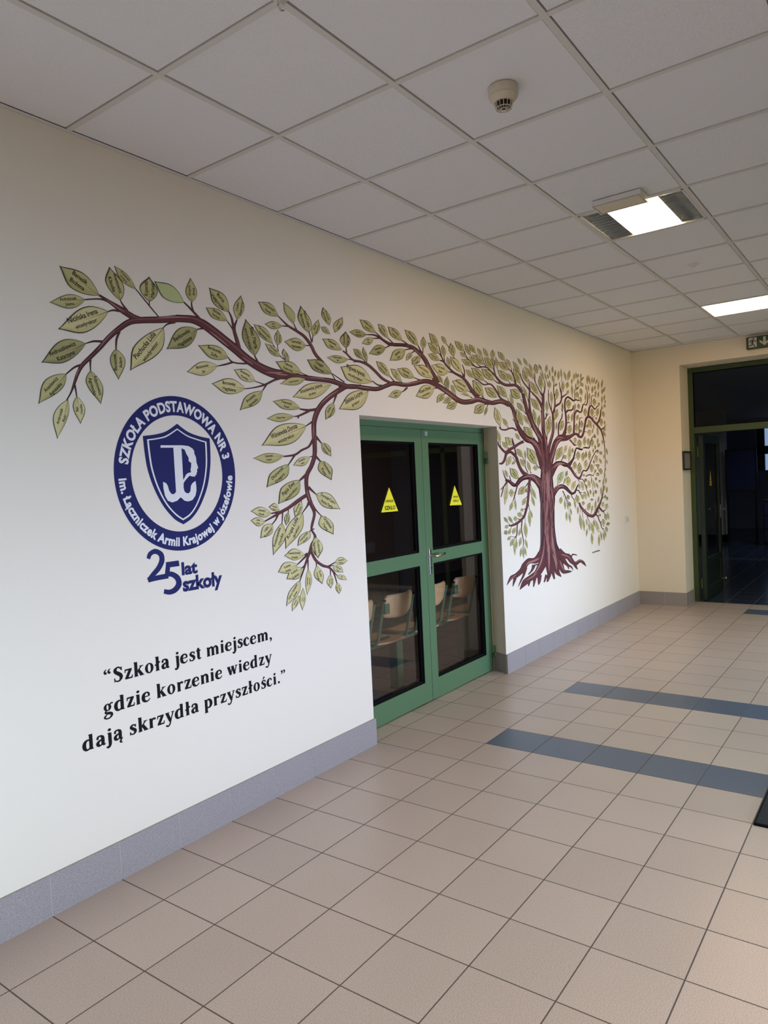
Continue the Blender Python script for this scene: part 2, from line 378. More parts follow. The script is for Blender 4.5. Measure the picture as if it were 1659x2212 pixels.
# ---------------------------------------------------------------- mural drawing, wall coordinates x, z in tenths of a millimetre
LEAVES=[
((5004,21697,6897,23848,5276,22805,6702,22787),'Piechucka Lidia/wicedyrektor','p'),
((1800,23024,4113,24108,2988,24103,3018,23066),'Nicińska Irena/wicedyrektor','p'),
((12643,18562,16221,19743,13980,19668,15003,18744),'Wiśniewska Dorota/wicedyrektor','p'),
((1020,21609,2987,22613,1921,22598,2053,21744),'Andruszkiewicz/Katarzyna','d'),
((2027,25580,3738,24715,3106,25481,2472,24788),'Banasik/Bożena','m'),
((797,19983,2045,21274,1119,20922,1815,20650),'Anasiewicz/Agnieszka','m'),
((6982,22872,8855,24060,7740,23922,8266,23189),'Bieńkowska/Magdalena','d'),
((11999,25056,12511,23209,11705,24049,12970,24049),'Stec Maria/wicedyrektor','d'),
((15195,21274,18555,22239,16505,22109,17012,21327),'Smuniewska Jolanta/dyrektor','p'),
((19499,23397,22584,22747,21449,23624,20106,22635),'Węglowska Agnieszka/wicedyrektor','p'),
((19136,20832,22171,22161,20272,21870,21246,21041),'Sibilska Lucyna/dyrektor','p'),
((14022,12984,15546,14901,14150,14089,15448,13990),'Krupa Lidia/dyrektor','p'),
((1479,18632,2048,20243,1385,19580,2015,19612),'Ambroziak/Piotr','p'),
((4287,26032,4741,24676,4065,25329,4941,25359),'Arentowicz/Klaudia','m'),
((6539,25870,8136,25203,7560,25844,6992,25203),'','g'),
((9527,21536,11737,21454,10780,21895,10503,21095),'Borowska/Magdalena','p'),
((13649,15439,15461,16702,13955,16324,15263,15959),'Papis Ewa/wicedyrektor','m'),
((1507,24034,3084,24426,2382,24515,2391,23934),'Andryszczak/Joanna','m'),
((3505,20146,3113,21516,2877,20988,3635,20914),'Adamowicz/Agnieszka','m'),
((4408,21241,4381,22572,4051,22035,4801,22119),'Banaszek/Adam','m'),
((8815,23292,10707,22915,10130,23396,9593,22744),'Bardowska/Zofia','m'),
((12846,16357,14639,17585,13175,17094,14451,16916),'Dłużniewski/Grzegorz','m'),
((6273,26025,6212,24888,5739,25417,6695,25450),'Koperski/Mariusz','m'),
((8063,21948,9991,22434,8996,22532,9085,21873),'Baranowski/Jan','p'),
((9701,26201,10910,25216,10710,25983,9926,25460),'Bursa/Małgorzata','m'),
((13071,12748,13877,14427,13144,13729,14098,13647),'Kwietniewska/Monika','p'),
((18840,14885,16718,15872,17272,15140,17948,15826),'Domżał-Czaru/Anna Maria','p'),
((11260,20323,12939,21435,11733,21073,12571,20785),'Brodawka/Agnieszka','m'),
((16535,23492,18706,22887,17858,23545,17085,22920),'Dzięgiel/Małgorzata','d'),
((16233,26459,16865,25010,15947,25682,17075,25671),'Fabisz-Czajka/Bożena','m'),
((14010,23105,16039,22672,15313,23201,14571,22637),'Cebucka/Katarzyna','m'),
((2524,19273,2434,20396,2233,19939,2766,19925),'Bąk/Monika','p'),
((11995,17898,14290,18044,13083,18179,13216,17640),'Dekowski/Robert','m'),
((13642,20956,15798,20684,14893,21118,14418,20573),'Chołerzyński/Paweł','m'),
((18147,16624,17217,17778,17024,17240,18254,17331),'Dzwonkowski/Piotr','m'),
((18082,13430,17079,14623,16835,14086,18080,14099),'Grzejdziak/Maria','p'),
((14761,24258,16529,24274,15775,24590,15720,23862),'Czarnecka/Agnieszka','m'),
((11013,22364,12454,21893,11947,22431,11524,21879),'Bożewicz/Monika','p'),
((27495,22201,30026,22993,28514,23030,29094,22196),'Kłaspik Elżbieta/wicedyrektor','p'),
((8594,26438,8597,25284,8261,25694,8947,25822),'Artych/Anna','m'),
((12944,26092,14430,25573,13941,26133,13406,25572),'Czeluściński/Paweł','m'),
((4517,26129,5551,25322,5153,25882,4802,25571),'Kowalczyk/Grażyna','m'),
((13836,9881,15072,11150,14120,10637,14949,10514),'Łazicz-Maciążek/Anna','p'),
((9423,25195,10767,24751,10331,25203,9771,24758),'Bylińska/Dariusz','m'),
((11762,26193,11428,24921,11209,25489,11964,25618),'Ciołko/Katarzyna','m'),
((12537,24866,13894,24024,13466,24732,12987,24284),'Marcinkowska/Agnieszka','m'),
((13352,11805,14922,12050,13878,12267,14288,11655),'Łusawy/Aneta','p'),
((13113,19992,15301,20224,14119,20335,14173,19865),'Chaber Ewa','m'),
((27421,24326,29948,23666,29018,24426,28189,23748),'Karp Grażyna/Ewa','p'),
((16620,12201,16434,13447,16123,12875,17092,12780),'Dudzińska/Agnieszka','p'),
((13964,11351,15256,11814,14397,11886,15007,11290),'Łuszcz/Łukasz','p'),
((13905,12633,15529,12505,14662,12953,14707,12301),'Lewandowska/Urszula','p'),
((14260,21916,16339,22376,15161,22360,15578,21967),'Chołm Dorota','m'),
((11634,15188,13123,14979,12367,15373,12493,14801),'Lehmann/Patryk','p'),
((32513,23717,34987,23150,34046,23892,33370,23039),'Wordliczek Iwona/wicedyrektor','p'),
((17958,24857,19702,24416,19064,24896,18418,24387),'Gajdowska/Agata','m'),
((24619,24321,26523,25277,25155,25041,26052,24616),'Jagielska/Ewa','m'),
((12204,13736,13151,14416,12459,14342,13071,13922),'Lejza/Krzysztof','p'),
((14852,26413,15606,25334,14938,25824,15697,25949),'','m'),
((29660,24551,32089,24344,31068,24802,30860,23968),'Kaczorowska/Beata','p'),
((25409,23899,27475,23473,26722,24014,26073,23410),'Idzikowska/Marzena','m'),
((22357,24496,24258,25126,23278,25175,23556,24588),'Grabowska/Kinga','d'),
((45014,18956,46983,17449,46861,18430,45130,17999),'*','m'),
((20142,25597,20137,24571,19558,24996,20579,25133),'Głowacka/Marta','d'),
((16880,10683,16459,11803,16218,11263,17024,11227),'Kulik/Michał','p'),
((17882,20148,18701,21200,17961,20778,18742,20616),'Dolka/Katarzyna','m'),
((21585,26534,23233,25953,22641,26499,22031,26000),'Gołębiowska/Joanna','m'),
((14969,13053,16066,13810,15177,13555,16036,13415),'Dobrzyńska/Renata','p'),
((15551,10240,15761,11720,15466,11031,16012,11023),'Łapińska/Jolanta','p'),
((18274,23806,20301,23918,19204,24038,19271,23571),'Filipiuk-Adamek/Eliza','m'),
((35623,24038,37335,22921,37083,23735,35864,23242),'*','m'),
((24562,26554,26211,25843,25672,26435,24889,25993),'Jackowska/Justyna','m'),
((14958,17519,16382,17990,15506,17921,15907,17515),'Demidziuk/Adam','p'),
((26514,26638,28126,25753,27720,26457,26945,26009),'Janiszewska/Małgorzata','m'),
((23110,24134,24614,23273,24057,23999,23473,23551),'Grzybowska/Katarzyna','m'),
((13288,23974,14413,23402,14024,23862,13703,23467),'Cichowska/Katarzyna','m'),
((18149,26707,18671,25723,17992,26199,18808,26200),'Frączek/Bożena','m'),
((35524,25015,37565,24213,37033,24903,36033,24339),'*','m'),
((32376,25522,34022,24498,33562,25283,32638,24846),'Kowalska Maria','p'),
((19930,26413,19100,25361,19035,25843,19869,25904),'Furman/Elżbieta','m'),
((37142,25110,39331,24391,38719,25058,37728,24458),'*','m'),
((14885,14681,15516,15525,14849,15200,15498,15035),'Majchrowska/Monika','p'),
((13339,24994,14711,25095,14000,25237,13968,24805),'Dureł/Wiktor','m'),
((18243,18018,17398,18805,17515,18320,18161,18601),'Domański/Kacper','m'),
((17698,25927,17137,24859,17075,25293,17784,25397),'Filipek/Agnieszka','m'),
((20474,25607,22264,25689,21363,25883,21425,25398),'Gierczyk/Małgorzata','d'),
((11590,14708,12646,14575,12077,14840,12125,14366),'Linde/Anna','p'),
((39172,22187,40069,20669,40205,21543,39039,21324),'*','p'),
((15107,9455,15248,10700,14943,10058,15421,10049),'Łuc/Piotr','p'),
((37592,23642,39660,23013,39088,23635,38140,23033),'*','m'),
((35665,21461,37395,22274,36008,22069,37036,21614),'*','m'),
((23474,26550,24557,25784,24254,26456,23725,26023),'Górska/Agnieszka','m'),
((43177,22269,44387,20879,44416,21721,43149,21441),'*','m'),
((42165,23860,44144,23252,43730,23895,42561,23229),'*','m'),
((14324,24840,14227,23990,14019,24367,14594,24326),'Cichocka/Joanna','m'),
((29355,26123,30854,25539,30358,26148,29775,25609),'*','m'),
((24249,21954,25871,22386,25060,22436,25250,21939),'Jabłońska/Beata','m'),
((50453,22038,49633,20219,50739,21111,49355,21138),'*','m'),
((29611,26830,30895,26037,30472,26701,29829,26257),'*','m'),
((24658,23821,25923,23027,25396,23745,25015,23310),'Gutek/Anna','m'),
((35723,26040,37757,25506,37094,26037,36360,25520),'*','m'),
((39705,23987,41532,23146,41107,23803,40114,23344),'*','m'),
((39947,25304,41922,24566,41398,25192,40450,24691),'*','m'),
((41452,17164,43112,16214,42853,16895,41701,16496),'*','m'),
((42913,25745,44213,24508,44115,25294,43008,24973),'*','m'),
((14277,9538,14934,10321,14350,10022,14858,9941),'Nowicz/Leszek','p'),
((19262,11776,18062,11786,18622,12058,18695,11587),'Hryniewicz/Bożena','p'),
((44708,20789,46365,19894,46162,20572,44903,20125),'*','m'),
((27237,24340,28363,25088,27271,24755,28130,24575),'Kaczmarek/Anna','m'),
((53158,19192,51376,17876,52965,18392,51563,18660),'*','m'),
((21702,25064,22968,25566,22248,25487,22530,25097),'Głąb/Maria','m'),
((31529,21610,33115,22154,32041,22084,32657,21638),'*','m'),
((17610,10326,17642,11147,17277,10750,17872,10703),'Kucia/Anna','p'),
((29328,25328,30950,25044,30300,25459,29856,24978),'*','m'),
((20818,24631,21779,24097,21463,24587,21034,24228),'Gawron/Monika','d'),
((32520,26540,32917,25548,32228,25985,33185,26104),'*','m'),
((12924,15332,13730,15101,13407,15508,13289,15094),'Lewicka/Maria','p'),
((46301,23427,48062,22427,47728,23125,46623,22742),'*','m'),
((18800,11104,17892,11654,18025,11306,18631,11476),'Jankowski/Kuba','p'),
((40282,14065,40911,15878,40231,15001,40964,14935),'*','p'),
((37690,26071,39211,25323,38862,25901,38027,25503),'*','m'),
((33136,26769,34577,26151,34198,26664,33504,26265),'*','m'),
((40131,25972,42050,25499,41465,25996,40695,25483),'*','o'),
((53102,16754,51632,15567,53019,16029,51713,16281),'*','g'),
((46260,24945,47924,23836,47561,24552,46611,24243),'*','m'),
((14161,14248,14398,14968,14057,14669,14488,14577),'Olszewska/Anna','m'),
((34027,25489,35723,25197,35114,25574,34617,25117),'*','m'),
((30208,21929,31279,22656,30388,22445,31205,22286),'*','m'),
((14689,23874,15051,23233,14537,23567,15087,23480),'Cieślak/Maria','m'),
((31846,24003,31900,22961,31372,23432,32121,23534),'*','d'),
((28839,26496,28725,25585,28436,25967,29180,26065),'*','m'),
((45154,26137,47157,25184,46524,25824,45765,25510),'*','o'),
((42888,14849,44459,15477,43217,15373,44119,14945),'*','o'),
((44749,25773,45799,24769,45765,25413,44782,25137),'*','m'),
((40878,19769,42127,19110,41981,19633,41019,19254),'*','p'),
((18324,9888,18184,10591,18030,10266,18567,10223),'Kowal/Jerzy','p'),
((48418,25649,48655,24350,49066,25071,48014,24931),'*','m'),
((31039,21968,32364,22477,31569,22421,31966,22042),'*','m'),
((17882,25527,18682,25217,18407,25554,18087,25248),'','m'),
((21820,24880,22130,23980,21708,24493,22212,24366),'Grab/Anna','d'),
((46755,22478,47076,21111,47367,21844,46468,21749),'*','m'),
((34628,26740,35569,25950,35423,26475,34770,26222),'*','m'),
((42878,26335,44252,25440,43941,26032,43180,25753),'*','m'),
((44195,10963,44070,12393,43752,11696,44517,11662),'*','m'),
((19116,10619,18165,11046,18414,10769,18863,10920),'Kisiel/Piotr','p'),
((40125,26829,41420,26212,41147,26701,40390,26348),'*','m'),
((31370,26228,31537,25387,31123,25775,31855,25792),'*','m'),
((34637,24781,35900,24261,35561,24692,34967,24356),'*','m'),
((57528,17627,57299,16425,58121,17010,56716,17039),'*','m'),
((40830,17337,41865,18180,40929,17853,41764,17657),'*','p'),
((52303,22801,51410,21688,52420,22206,51295,22278),'*','m'),
((43364,22820,44693,22154,44436,22656,43614,22326),'*','m'),
((53584,21765,52671,20713,53733,21186,52526,21286),'*','m'),
((54349,16235,54157,15308,55015,15742,53504,15800),'*','y'),
((55159,19272,54702,17748,55390,18498,54474,18518),'*','p'),
((42953,18825,44132,18111,43958,18608,43122,18335),'*','m'),
((26522,24521,27306,25183,26678,24958,27257,24890),'*','m'),
((47479,26595,47912,25761,48268,26295,47129,26065),'*','m'),
((35314,26794,36371,26244,36142,26671,35538,26373),'*','m'),
((57111,12397,57375,10687,57677,11530,56813,11558),'*','m'),
((61216,11525,62617,9940,62425,10767,61403,10709),'*','p'),
((37600,26815,38511,26035,38359,26538,37749,26319),'*','m'),
((55169,23902,55078,22978,55821,23484,54437,23396),'*','m'),
((39496,20304,39980,19207,40045,19799,39431,19716),'*','m'),
((46623,14296,45498,15447,45713,14821,46403,14931),'*','m'),
((45058,11854,44980,13271,44707,12575,45333,12551),'*','m'),
((55416,21398,54926,20441,55807,20902,54542,20934),'*','m'),
((39750,26328,39994,25366,40205,25908,39541,25789),'*','m'),
((39268,26875,39197,26076,39644,26524,38825,26427),'*','m'),
((42129,23507,42694,22400,42717,23011,42105,22900),'*','m'),
((48022,22000,47661,20881,48250,21442,47436,21438),'*','d'),
((41586,25179,42902,24634,42546,25057,41933,24761),'*','m'),
((56270,15765,55030,14853,56161,15201,55137,15410),'*','p'),
((44568,21822,45737,21035,45503,21542,44797,21322),'*','m'),
((32297,23401,33014,22711,32798,23294,32408,23001),'*','m'),
((30447,23965,31228,23383,31054,23805,30555,23614),'*','d'),
((31967,25437,32337,24725,31835,25054,32443,25122),'*','m'),
((44632,24363,45621,23354,45436,23942,44813,23782),'*','m'),
((57657,19996,57782,19075,58376,19570,57071,19503),'*','m'),
((40246,19366,41396,18804,41127,19219,40508,18957),'*','m'),
((40508,21342,41479,20685,41323,21128,40661,20905),'*','m'),
((50916,24391,51008,23175,51348,23822,50579,23746),'*','m'),
((43559,17947,44523,17254,44422,17707,43657,17499),'*','m'),
((31240,26844,32015,26341,31796,26775,31379,26499),'*','m'),
((44953,17786,45634,16791,45641,17338,44945,17244),'*','m'),
((40948,10564,41909,11119,41075,10975,41780,10703),'*','m'),
((53975,25635,53716,24495,54294,25092,53401,25036),'*','m'),
((52288,24752,52261,23735,52745,24284,51808,24203),'*','m'),
((41120,15065,42121,15029,41646,15367,41588,14727),'*','m'),
((56341,14353,56782,13417,57141,13908,55988,13864),'*','m'),
((60135,11263,60932,9908,60987,10596,60080,10582),'*','m'),
((36634,26675,37457,26062,37316,26478,36772,26264),'*','m'),
((57208,18747,57227,17867,57841,18321,56602,18293),'*','m'),
((35195,25835,36414,25452,36003,25778,35597,25513),'*','m'),
((60524,22162,61328,21276,61518,21819,60337,21625),'*','m'),
((49779,23434,49783,22351,50159,22922,49406,22864),'*','m'),
((61001,17454,60907,16538,61601,16991,60316,17001),'*','m'),
((59438,17910,59114,16929,59839,17400,58719,17438),'*','p'),
((55859,26891,55157,25773,55944,26336,55074,26324),'*','m'),
((41696,26398,42556,25728,42423,26168,41826,25963),'*','m'),
((58732,18682,58416,17747,59128,18199,58026,18229),'*','m'),
((41825,9659,41798,10956,41595,10325,42028,10292),'*','m'),
((56358,17708,55963,16918,56733,17277,55594,17347),'*','m'),
((43648,13875,44471,14500,43703,14281,44415,14090),'*','m'),
((63883,11393,64042,10517,64652,10931,63283,10979),'*','p'),
((60120,13381,59348,12553,60278,12881,59193,13050),'*','m'),
((41170,13531,41862,14308,41227,13977,41804,13858),'*','m'),
((61657,23383,61683,22539,62301,23006,61047,22917),'*','m'),
((57157,21622,56965,20732,57579,21188,56549,21166),'*','m'),
((59349,20364,59021,19337,59662,19846,58713,19853),'*','m'),
((58431,14599,59130,13756,59316,14226,58248,14133),'*','p'),
((57874,15649,58330,14704,58592,15203,57617,15153),'*','p'),
((60251,10131,60355,8871,60709,9476,59900,9527),'*','m'),
((46238,13654,45585,14679,45628,14144,46194,14194),'*','m'),
((56220,25490,56301,24283,56616,24924,55907,24851),'*','m'),
((60568,18907,60343,17829,60919,18364,59997,18371),'*','m'),
((62458,24525,62490,23716,63116,24174,61841,24068),'*','m'),
((58551,21954,58365,21167,59046,21573,57878,21547),'*','m'),
((59653,23305,59674,22439,60213,22911,59120,22833),'*','m'),
((62284,18421,62558,17576,63023,18033,61826,17967),'*','p'),
((33861,25994,34792,25753,34515,26017,34133,25732),'*','m'),
((42543,13236,43613,12953,43298,13281,42851,12911),'*','m'),
((57929,11822,58234,10458,58412,11132,57753,11150),'*','m'),
((42722,10349,43194,11138,42671,10796,43247,10689),'*','m'),
((61510,20132,61302,19250,61937,19692,60880,19689),'*','m'),
((63637,23540,63071,22608,63875,23068,62837,23077),'*','m'),
((54293,19348,53501,18515,54285,18884,53508,18975),'*','p'),
((64479,22471,64392,21637,65043,22080,63835,22028),'*','m'),
((37383,21368,37930,22187,37417,21754,37894,21781),'*','d'),
((56236,22609,55742,21676,56385,22135,55594,22147),'*','m'),
((50599,25388,50590,24587,50977,25025,50215,24950),'*','m'),
((60525,21087,60903,20420,61321,20824,60114,20685),'*','p'),
((46105,17119,47259,17152,46652,17365,46704,16905),'*','m'),
((41513,11540,42140,12050,41506,11887,42148,11701),'*','m'),
((52967,26566,52724,25551,53173,26082,52520,26034),'*','m'),
((42804,20159,43711,19602,43522,19972,42989,19793),'*','m'),
((48545,25957,49498,25207,49293,25665,48746,25504),'*','m'),
((46097,26497,46960,25773,46786,26216,46268,26059),'*','m'),
((45038,26861,45934,26223,45743,26632,45225,26456),'*','m'),
((62479,9780,62343,8471,62744,9095,62080,9155),'*','m'),
((44365,10012,43936,10941,43900,10475,44400,10482),'*','m'),
((60353,20186,60154,19356,60743,19772,59769,19769),'*','m'),
((33620,22809,35185,22716,34579,22942,34562,22749),'*','m'),
((40803,13127,41647,12474,41464,12859,40982,12747),'*','d'),
((42371,13506,42227,14594,42105,14052,42493,14050),'*','m'),
((58463,25294,58922,24590,59164,25024,58225,24862),'*','m'),
((52420,14273,52113,13603,52696,13895,51840,13980),'*','m'),
((40595,17023,41049,16362,41090,16732,40555,16655),'*','m'),
((64568,11914,65125,11137,65402,11547,64295,11506),'*','m'),
((50191,26834,49844,26031,50355,26447,49683,26417),'*','m'),
((51272,25922,51764,25213,51861,25640,51176,25498),'*','m'),
((54198,12647,54504,11614,54654,12130,54050,12133),'*','m'),
((59785,15729,60278,14930,60480,15361,59585,15300),'*','p'),
((61906,13594,61547,12430,62053,12987,61402,13035),'*','m'),
((44098,9372,43622,10307,43638,9837,44083,9844),'*','m'),
((55245,25669,54784,24957,55445,25312,54587,25312),'*','m'),
((56603,20169,56430,19491,56994,19830,56044,19829),'*','p'),
((45659,12622,45101,13443,45127,13013,45631,13056),'*','m'),
((42658,11271,43216,11926,42681,11653,43194,11541),'*','m'),
((63471,16976,64018,16282,64284,16682,63209,16579),'*','m'),
((43819,26740,44692,26173,44479,26541,44029,26376),'*','m'),
((65450,13001,64866,12332,65712,12589,64608,12741),'*','p'),
((44612,18725,44675,17867,44882,18306,44407,18288),'*','m'),
((43521,9213,43409,10195,43265,9717,43666,9691),'*','m'),
((42836,9420,43160,10219,42778,9854,43218,9783),'*','m'),
((38802,26162,39447,25688,39340,26008,38907,25845),'*','o'),
((57589,24915,57412,24172,57918,24566,57087,24520),'*','m'),
((41773,12809,42601,12798,42148,13021,42222,12587),'*','m'),
((64925,23283,65468,22644,65731,23049,64666,22881),'*','m'),
((39886,11716,40685,11820,40123,11952,40445,11583),'*','d'),
((42214,10182,42199,11093,42013,10652,42401,10624),'*','m'),
((40010,13092,40754,12579,40607,12900,40154,12775),'*','d'),
((53608,12797,53514,11837,53836,12300,53288,12334),'*','m'),
((55668,13944,56086,12855,56136,13406,55617,13396),'*','m'),
((53225,13972,53276,12970,53498,13464,53004,13478),'*','m'),
((61290,15696,61791,14800,61890,15269,61193,15229),'*','p'),
((40755,11560,41271,12030,40757,11864,41269,11724),'*','m'),
((61006,26896,61459,25858,61512,26422,60954,26335),'*','m'),
((53252,18284,54121,18018,54038,18321,53333,17984),'*','m'),
((54226,26651,54813,25742,54757,26245,54282,26152),'*','m'),
((57662,22531,57081,21887,57765,22181,56980,22235),'*','m'),
((59446,25531,58416,25872,58560,25553,59299,25852),'*','m'),
((54205,16819,53640,16170,54255,16450,53590,16536),'*','d'),
((60037,24948,59831,23986,60236,24484,59634,24450),'*','m'),
((53501,26819,53622,25803,53785,26341,53340,26283),'*','m'),
((63735,9978,64126,8906,64240,9435,63622,9452),'*','m'),
((59453,11352,59808,10333,59914,10840,59349,10847),'*','m'),
((65420,26861,64883,25775,65453,26328,64851,26305),'*','m'),
((60671,26864,60569,25862,60899,26388,60342,26338),'*','m'),
((56647,13144,56564,12309,56899,12710,56313,12743),'*','m'),
((59530,18813,59338,18033,59773,18419,59097,18427),'*','d'),
((53967,14404,54324,13924,54583,14202,53712,14127),'*','d'),
((63005,10122,63262,9027,63409,9564,62859,9587),'*','m'),
((57775,23657,57927,23087,58271,23418,57434,23326),'*','m'),
((53634,23468,53545,22557,53825,23026,53355,22998),'*','d'),
((58377,24433,58629,23790,58874,24161,58135,24063),'*','m'),
((62135,25835,61937,25012,62380,25445,61694,25402),'*','m'),
((55028,22469,54954,21716,55288,22107,54696,22078),'*','m'),
((59048,10722,58677,9849,59140,10251,58586,10319),'*','m'),
((64816,21071,65732,20471,65660,20853,64887,20692),'*','m'),
((64070,26573,63839,25485,64223,26048,63687,26010),'*','m'),
((61150,25033,60952,24180,61360,24623,60744,24589),'*','m'),
((64201,13234,63769,12694,64468,12901,63505,13026),'*','p'),
((58032,26224,57853,25476,58258,25871,57629,25828),'*','m'),
((40111,12161,40824,12319,40297,12375,40635,12104),'*','m'),
((64671,10471,65243,9814,65382,10162,64533,10125),'*','m'),
((63630,14937,63651,13948,63919,14437,63363,14447),'*','m'),
((65349,12043,65901,11129,65940,11594,65309,11580),'*','m'),
((52176,26542,51926,25788,52300,26179,51803,26150),'*','d'),
((51464,26832,51429,26104,51694,26495,51200,26441),'*','m'),
((56896,23639,56768,22867,57115,23267,56551,23238),'*','m'),
((60901,13052,60351,12248,60909,12613,60344,12684),'*','m'),
((40481,11117,41210,11351,40661,11343,41027,11124),'*','m'),
((53899,13710,54024,12928,54213,13317,53711,13323),'*','m'),
((56991,15509,57358,14857,57492,15204,56859,15164),'*','m'),
((51959,21580,51760,20682,52057,21134,51663,21127),'*','d'),
((49506,25998,49975,25277,49938,25680,49543,25598),'*','m'),
((65719,19231,66148,18404,66253,18844,65616,18793),'*','m'),
((64252,10111,64670,9250,64772,9678,64151,9684),'*','m'),
((56950,26735,56862,25850,57137,26314,56675,26271),'*','m'),
((41889,17469,42718,17745,42146,17701,42458,17512),'*','m'),
((62910,13934,62462,13144,62984,13509,62389,13568),'*','m'),
((48288,26669,48925,26157,48817,26478,48394,26351),'*','d'),
((65647,14878,65313,14145,65830,14485,65132,14536),'*','m'),
((63074,21504,63342,20693,63502,21125,62916,21074),'*','m'),
((63336,18044,64140,17444,64075,17803,63400,17688),'*','m'),
((65375,15956,65169,15219,65623,15572,64923,15602),'*','m'),
((59447,14647,59941,13886,59971,14285,59417,14250),'*','m'),
((53585,23499,53512,22758,53788,23143,53311,23113),'*','d'),
((65357,10902,65573,10492,66101,10700,64837,10695),'*','d'),
((54545,13056,54884,12332,54966,12702,54463,12688),'*','m'),
((57633,14345,58234,13754,58241,14086,57627,14015),'*','m'),
((60856,11465,61130,10690,61284,11075,60703,11081),'*','m'),
((44409,14947,44915,15375,44431,15213,44893,15107),'*','d'),
((62811,16513,62646,16091,63273,16275,62191,16329),'*','m'),
((58218,13592,58063,13153,58580,13336,57705,13407),'*','m'),
((64983,24993,64891,24113,65212,24572,64664,24534),'*','m'),
((50668,26471,50793,25627,50904,26073,50558,26026),'*','m'),
((55361,24854,54725,24356,55346,24569,54740,24639),'*','m'),
((66074,26081,65385,25356,66051,25709,65408,25726),'*','m'),
((64158,18821,63746,18431,64478,18569,63431,18682),'*','m'),
((64899,15074,64452,14436,65014,14720,64339,14788),'*','m'),
((54305,13730,54764,13201,54824,13494,54246,13438),'*','d'),
((62787,17448,63108,17021,63421,17282,62478,17189),'*','m'),
((63204,20301,63002,19531,63377,19917,62830,19915),'*','m'),
((62095,15425,62752,14770,62707,15130,62140,15067),'*','m'),
((59014,15950,59085,15539,59500,15751,58604,15738),'*','d'),
((58927,11757,58956,10934,59167,11334,58718,11357),'*','m'),
((61776,14653,62086,14178,62340,14441,61526,14392),'*','d'),
((63945,25370,63634,24648,64084,25018,63496,24999),'*','m'),
((65857,25183,65534,24448,66002,24824,65390,24805),'*','m'),
((65834,21442,64937,21075,65744,21159,65026,21355),'*','m'),
((64456,15670,64379,14936,64700,15296,64136,15310),'*','m'),
((63048,21146,63348,20518,63500,20863,62897,20802),'*','m'),
((43253,13413,43922,13552,43439,13603,43734,13362),'*','m'),
((63756,19716,62971,19233,63680,19418,63047,19529),'*','d'),
((63130,25429,62828,24754,63268,25100,62691,25082),'*','m'),
((56280,26101,56220,25490,56504,25818,55997,25773),'*','m'),
((62945,18978,63027,18597,63474,18812,62503,18764),'*','m'),
((61172,14547,61221,13875,61462,14207,60933,14215),'*','m'),
((62175,20658,62245,20214,62615,20460,61808,20412),'*','d'),
((65188,25799,64931,25072,65333,25448,64787,25423),'*','m'),
((60896,25810,60826,25128,61113,25490,60610,25449),'*','m'),
((62814,26867,62502,26068,62889,26479,62428,26455),'*','m'),
((63730,26707,62963,26067,63612,26369,63079,26402),'*','m'),
((59713,26575,58538,26038,59310,26255,58934,26355),'*','d'),
((55761,19085,55706,18534,55994,18813,55474,18807),'*','d'),
((58948,15297,59470,14872,59517,15132,58901,15039),'*','d'),
((57362,25741,57189,25037,57483,25402,57070,25376),'*','m'),
((62116,26761,61927,26019,62250,26405,61793,26373),'*','m'),
((60259,14744,60435,14198,60634,14477,60061,14466),'*','d'),
((60139,21629,60098,21231,60506,21445,59734,21415),'*','d'),
((62243,16859,61722,16443,62311,16600,61656,16701),'*','m'),
((64929,16573,64983,15876,65211,16226,64703,16223),'*','m'),
((58192,26780,57721,26234,58205,26502,57708,26511),'*','m'),
((60016,25815,60381,25093,60389,25485,60008,25425),'*','m'),
((62266,20571,62227,20191,62668,20393,61829,20370),'*','d'),
((58830,26843,58717,26248,59015,26565,58534,26526),'*','m'),
((53620,23514,53558,22879,53775,23208,53404,23185),'*','d'),
((57474,26863,57401,26128,57620,26513,57256,26478),'*','m'),
((62951,25944,62663,25392,63094,25676,62521,25660),'*','m'),
((52479,25247,51737,24931,52290,25020,51923,25156),'*','d'),
((65532,13786,65358,13356,65828,13542,65065,13600),'*','d'),
((62282,19560,62217,18927,62489,19247,62010,19240),'*','d'),
((60847,15955,60784,15332,61049,15638,60583,15649),'*','m'),
((61947,21784,62110,21143,62258,21483,61800,21445),'*','m'),
((57845,25398,56975,24944,57605,25126,57212,25214),'*','d'),
((58247,21046,58106,20691,58545,20866,57811,20871),'*','d'),
((50212,25985,50365,25450,50459,25744,50118,25691),'*','d'),
((63940,24176,63778,23754,64214,23975,63505,23955),'*','m'),
((60682,13772,60652,13481,61135,13606,60205,13647),'*','p'),
((61669,21289,61663,20683,61895,20996,61438,20976),'*','m'),
((64912,13985,64745,13600,65206,13763,64454,13822),'*','d'),
((62156,16015,62117,15636,62497,15818,61778,15832),'*','d'),
((61514,17872,61826,17452,61957,17692,61384,17632),'*','d'),
((64544,20120,64611,19561,64829,19852,64327,19829),'*','m'),
((61643,19130,61587,18584,61852,18860,61379,18854),'*','d'),
((65675,22276,65375,21760,65798,22014,65253,22021),'*','m'),
((65742,24084,65702,23704,66094,23917,65352,23871),'*','m'),
((62634,12455,62469,12038,62822,12221,62283,12271),'*','m'),
((65710,17920,65912,17394,66035,17670,65587,17645),'*','m'),
((63215,15697,63307,15395,63628,15556,62896,15536),'*','m'),
((58613,16405,58584,16121,58933,16258,58267,16268),'*','m'),
((66105,24612,65746,24126,66166,24366,65686,24371),'*','m'),
((65115,17136,65448,16654,65500,16914,65064,16877),'*','m'),
((62829,22514,62916,22233,63223,22408,62525,22340),'*','m'),
((64880,18526,64821,17962,65041,18245,64662,18243),'*','m'),
((63073,11960,62802,11720,63282,11778,62596,11901),'*','d'),
((65100,23793,64826,23486,65253,23628,64673,23651),'*','m'),
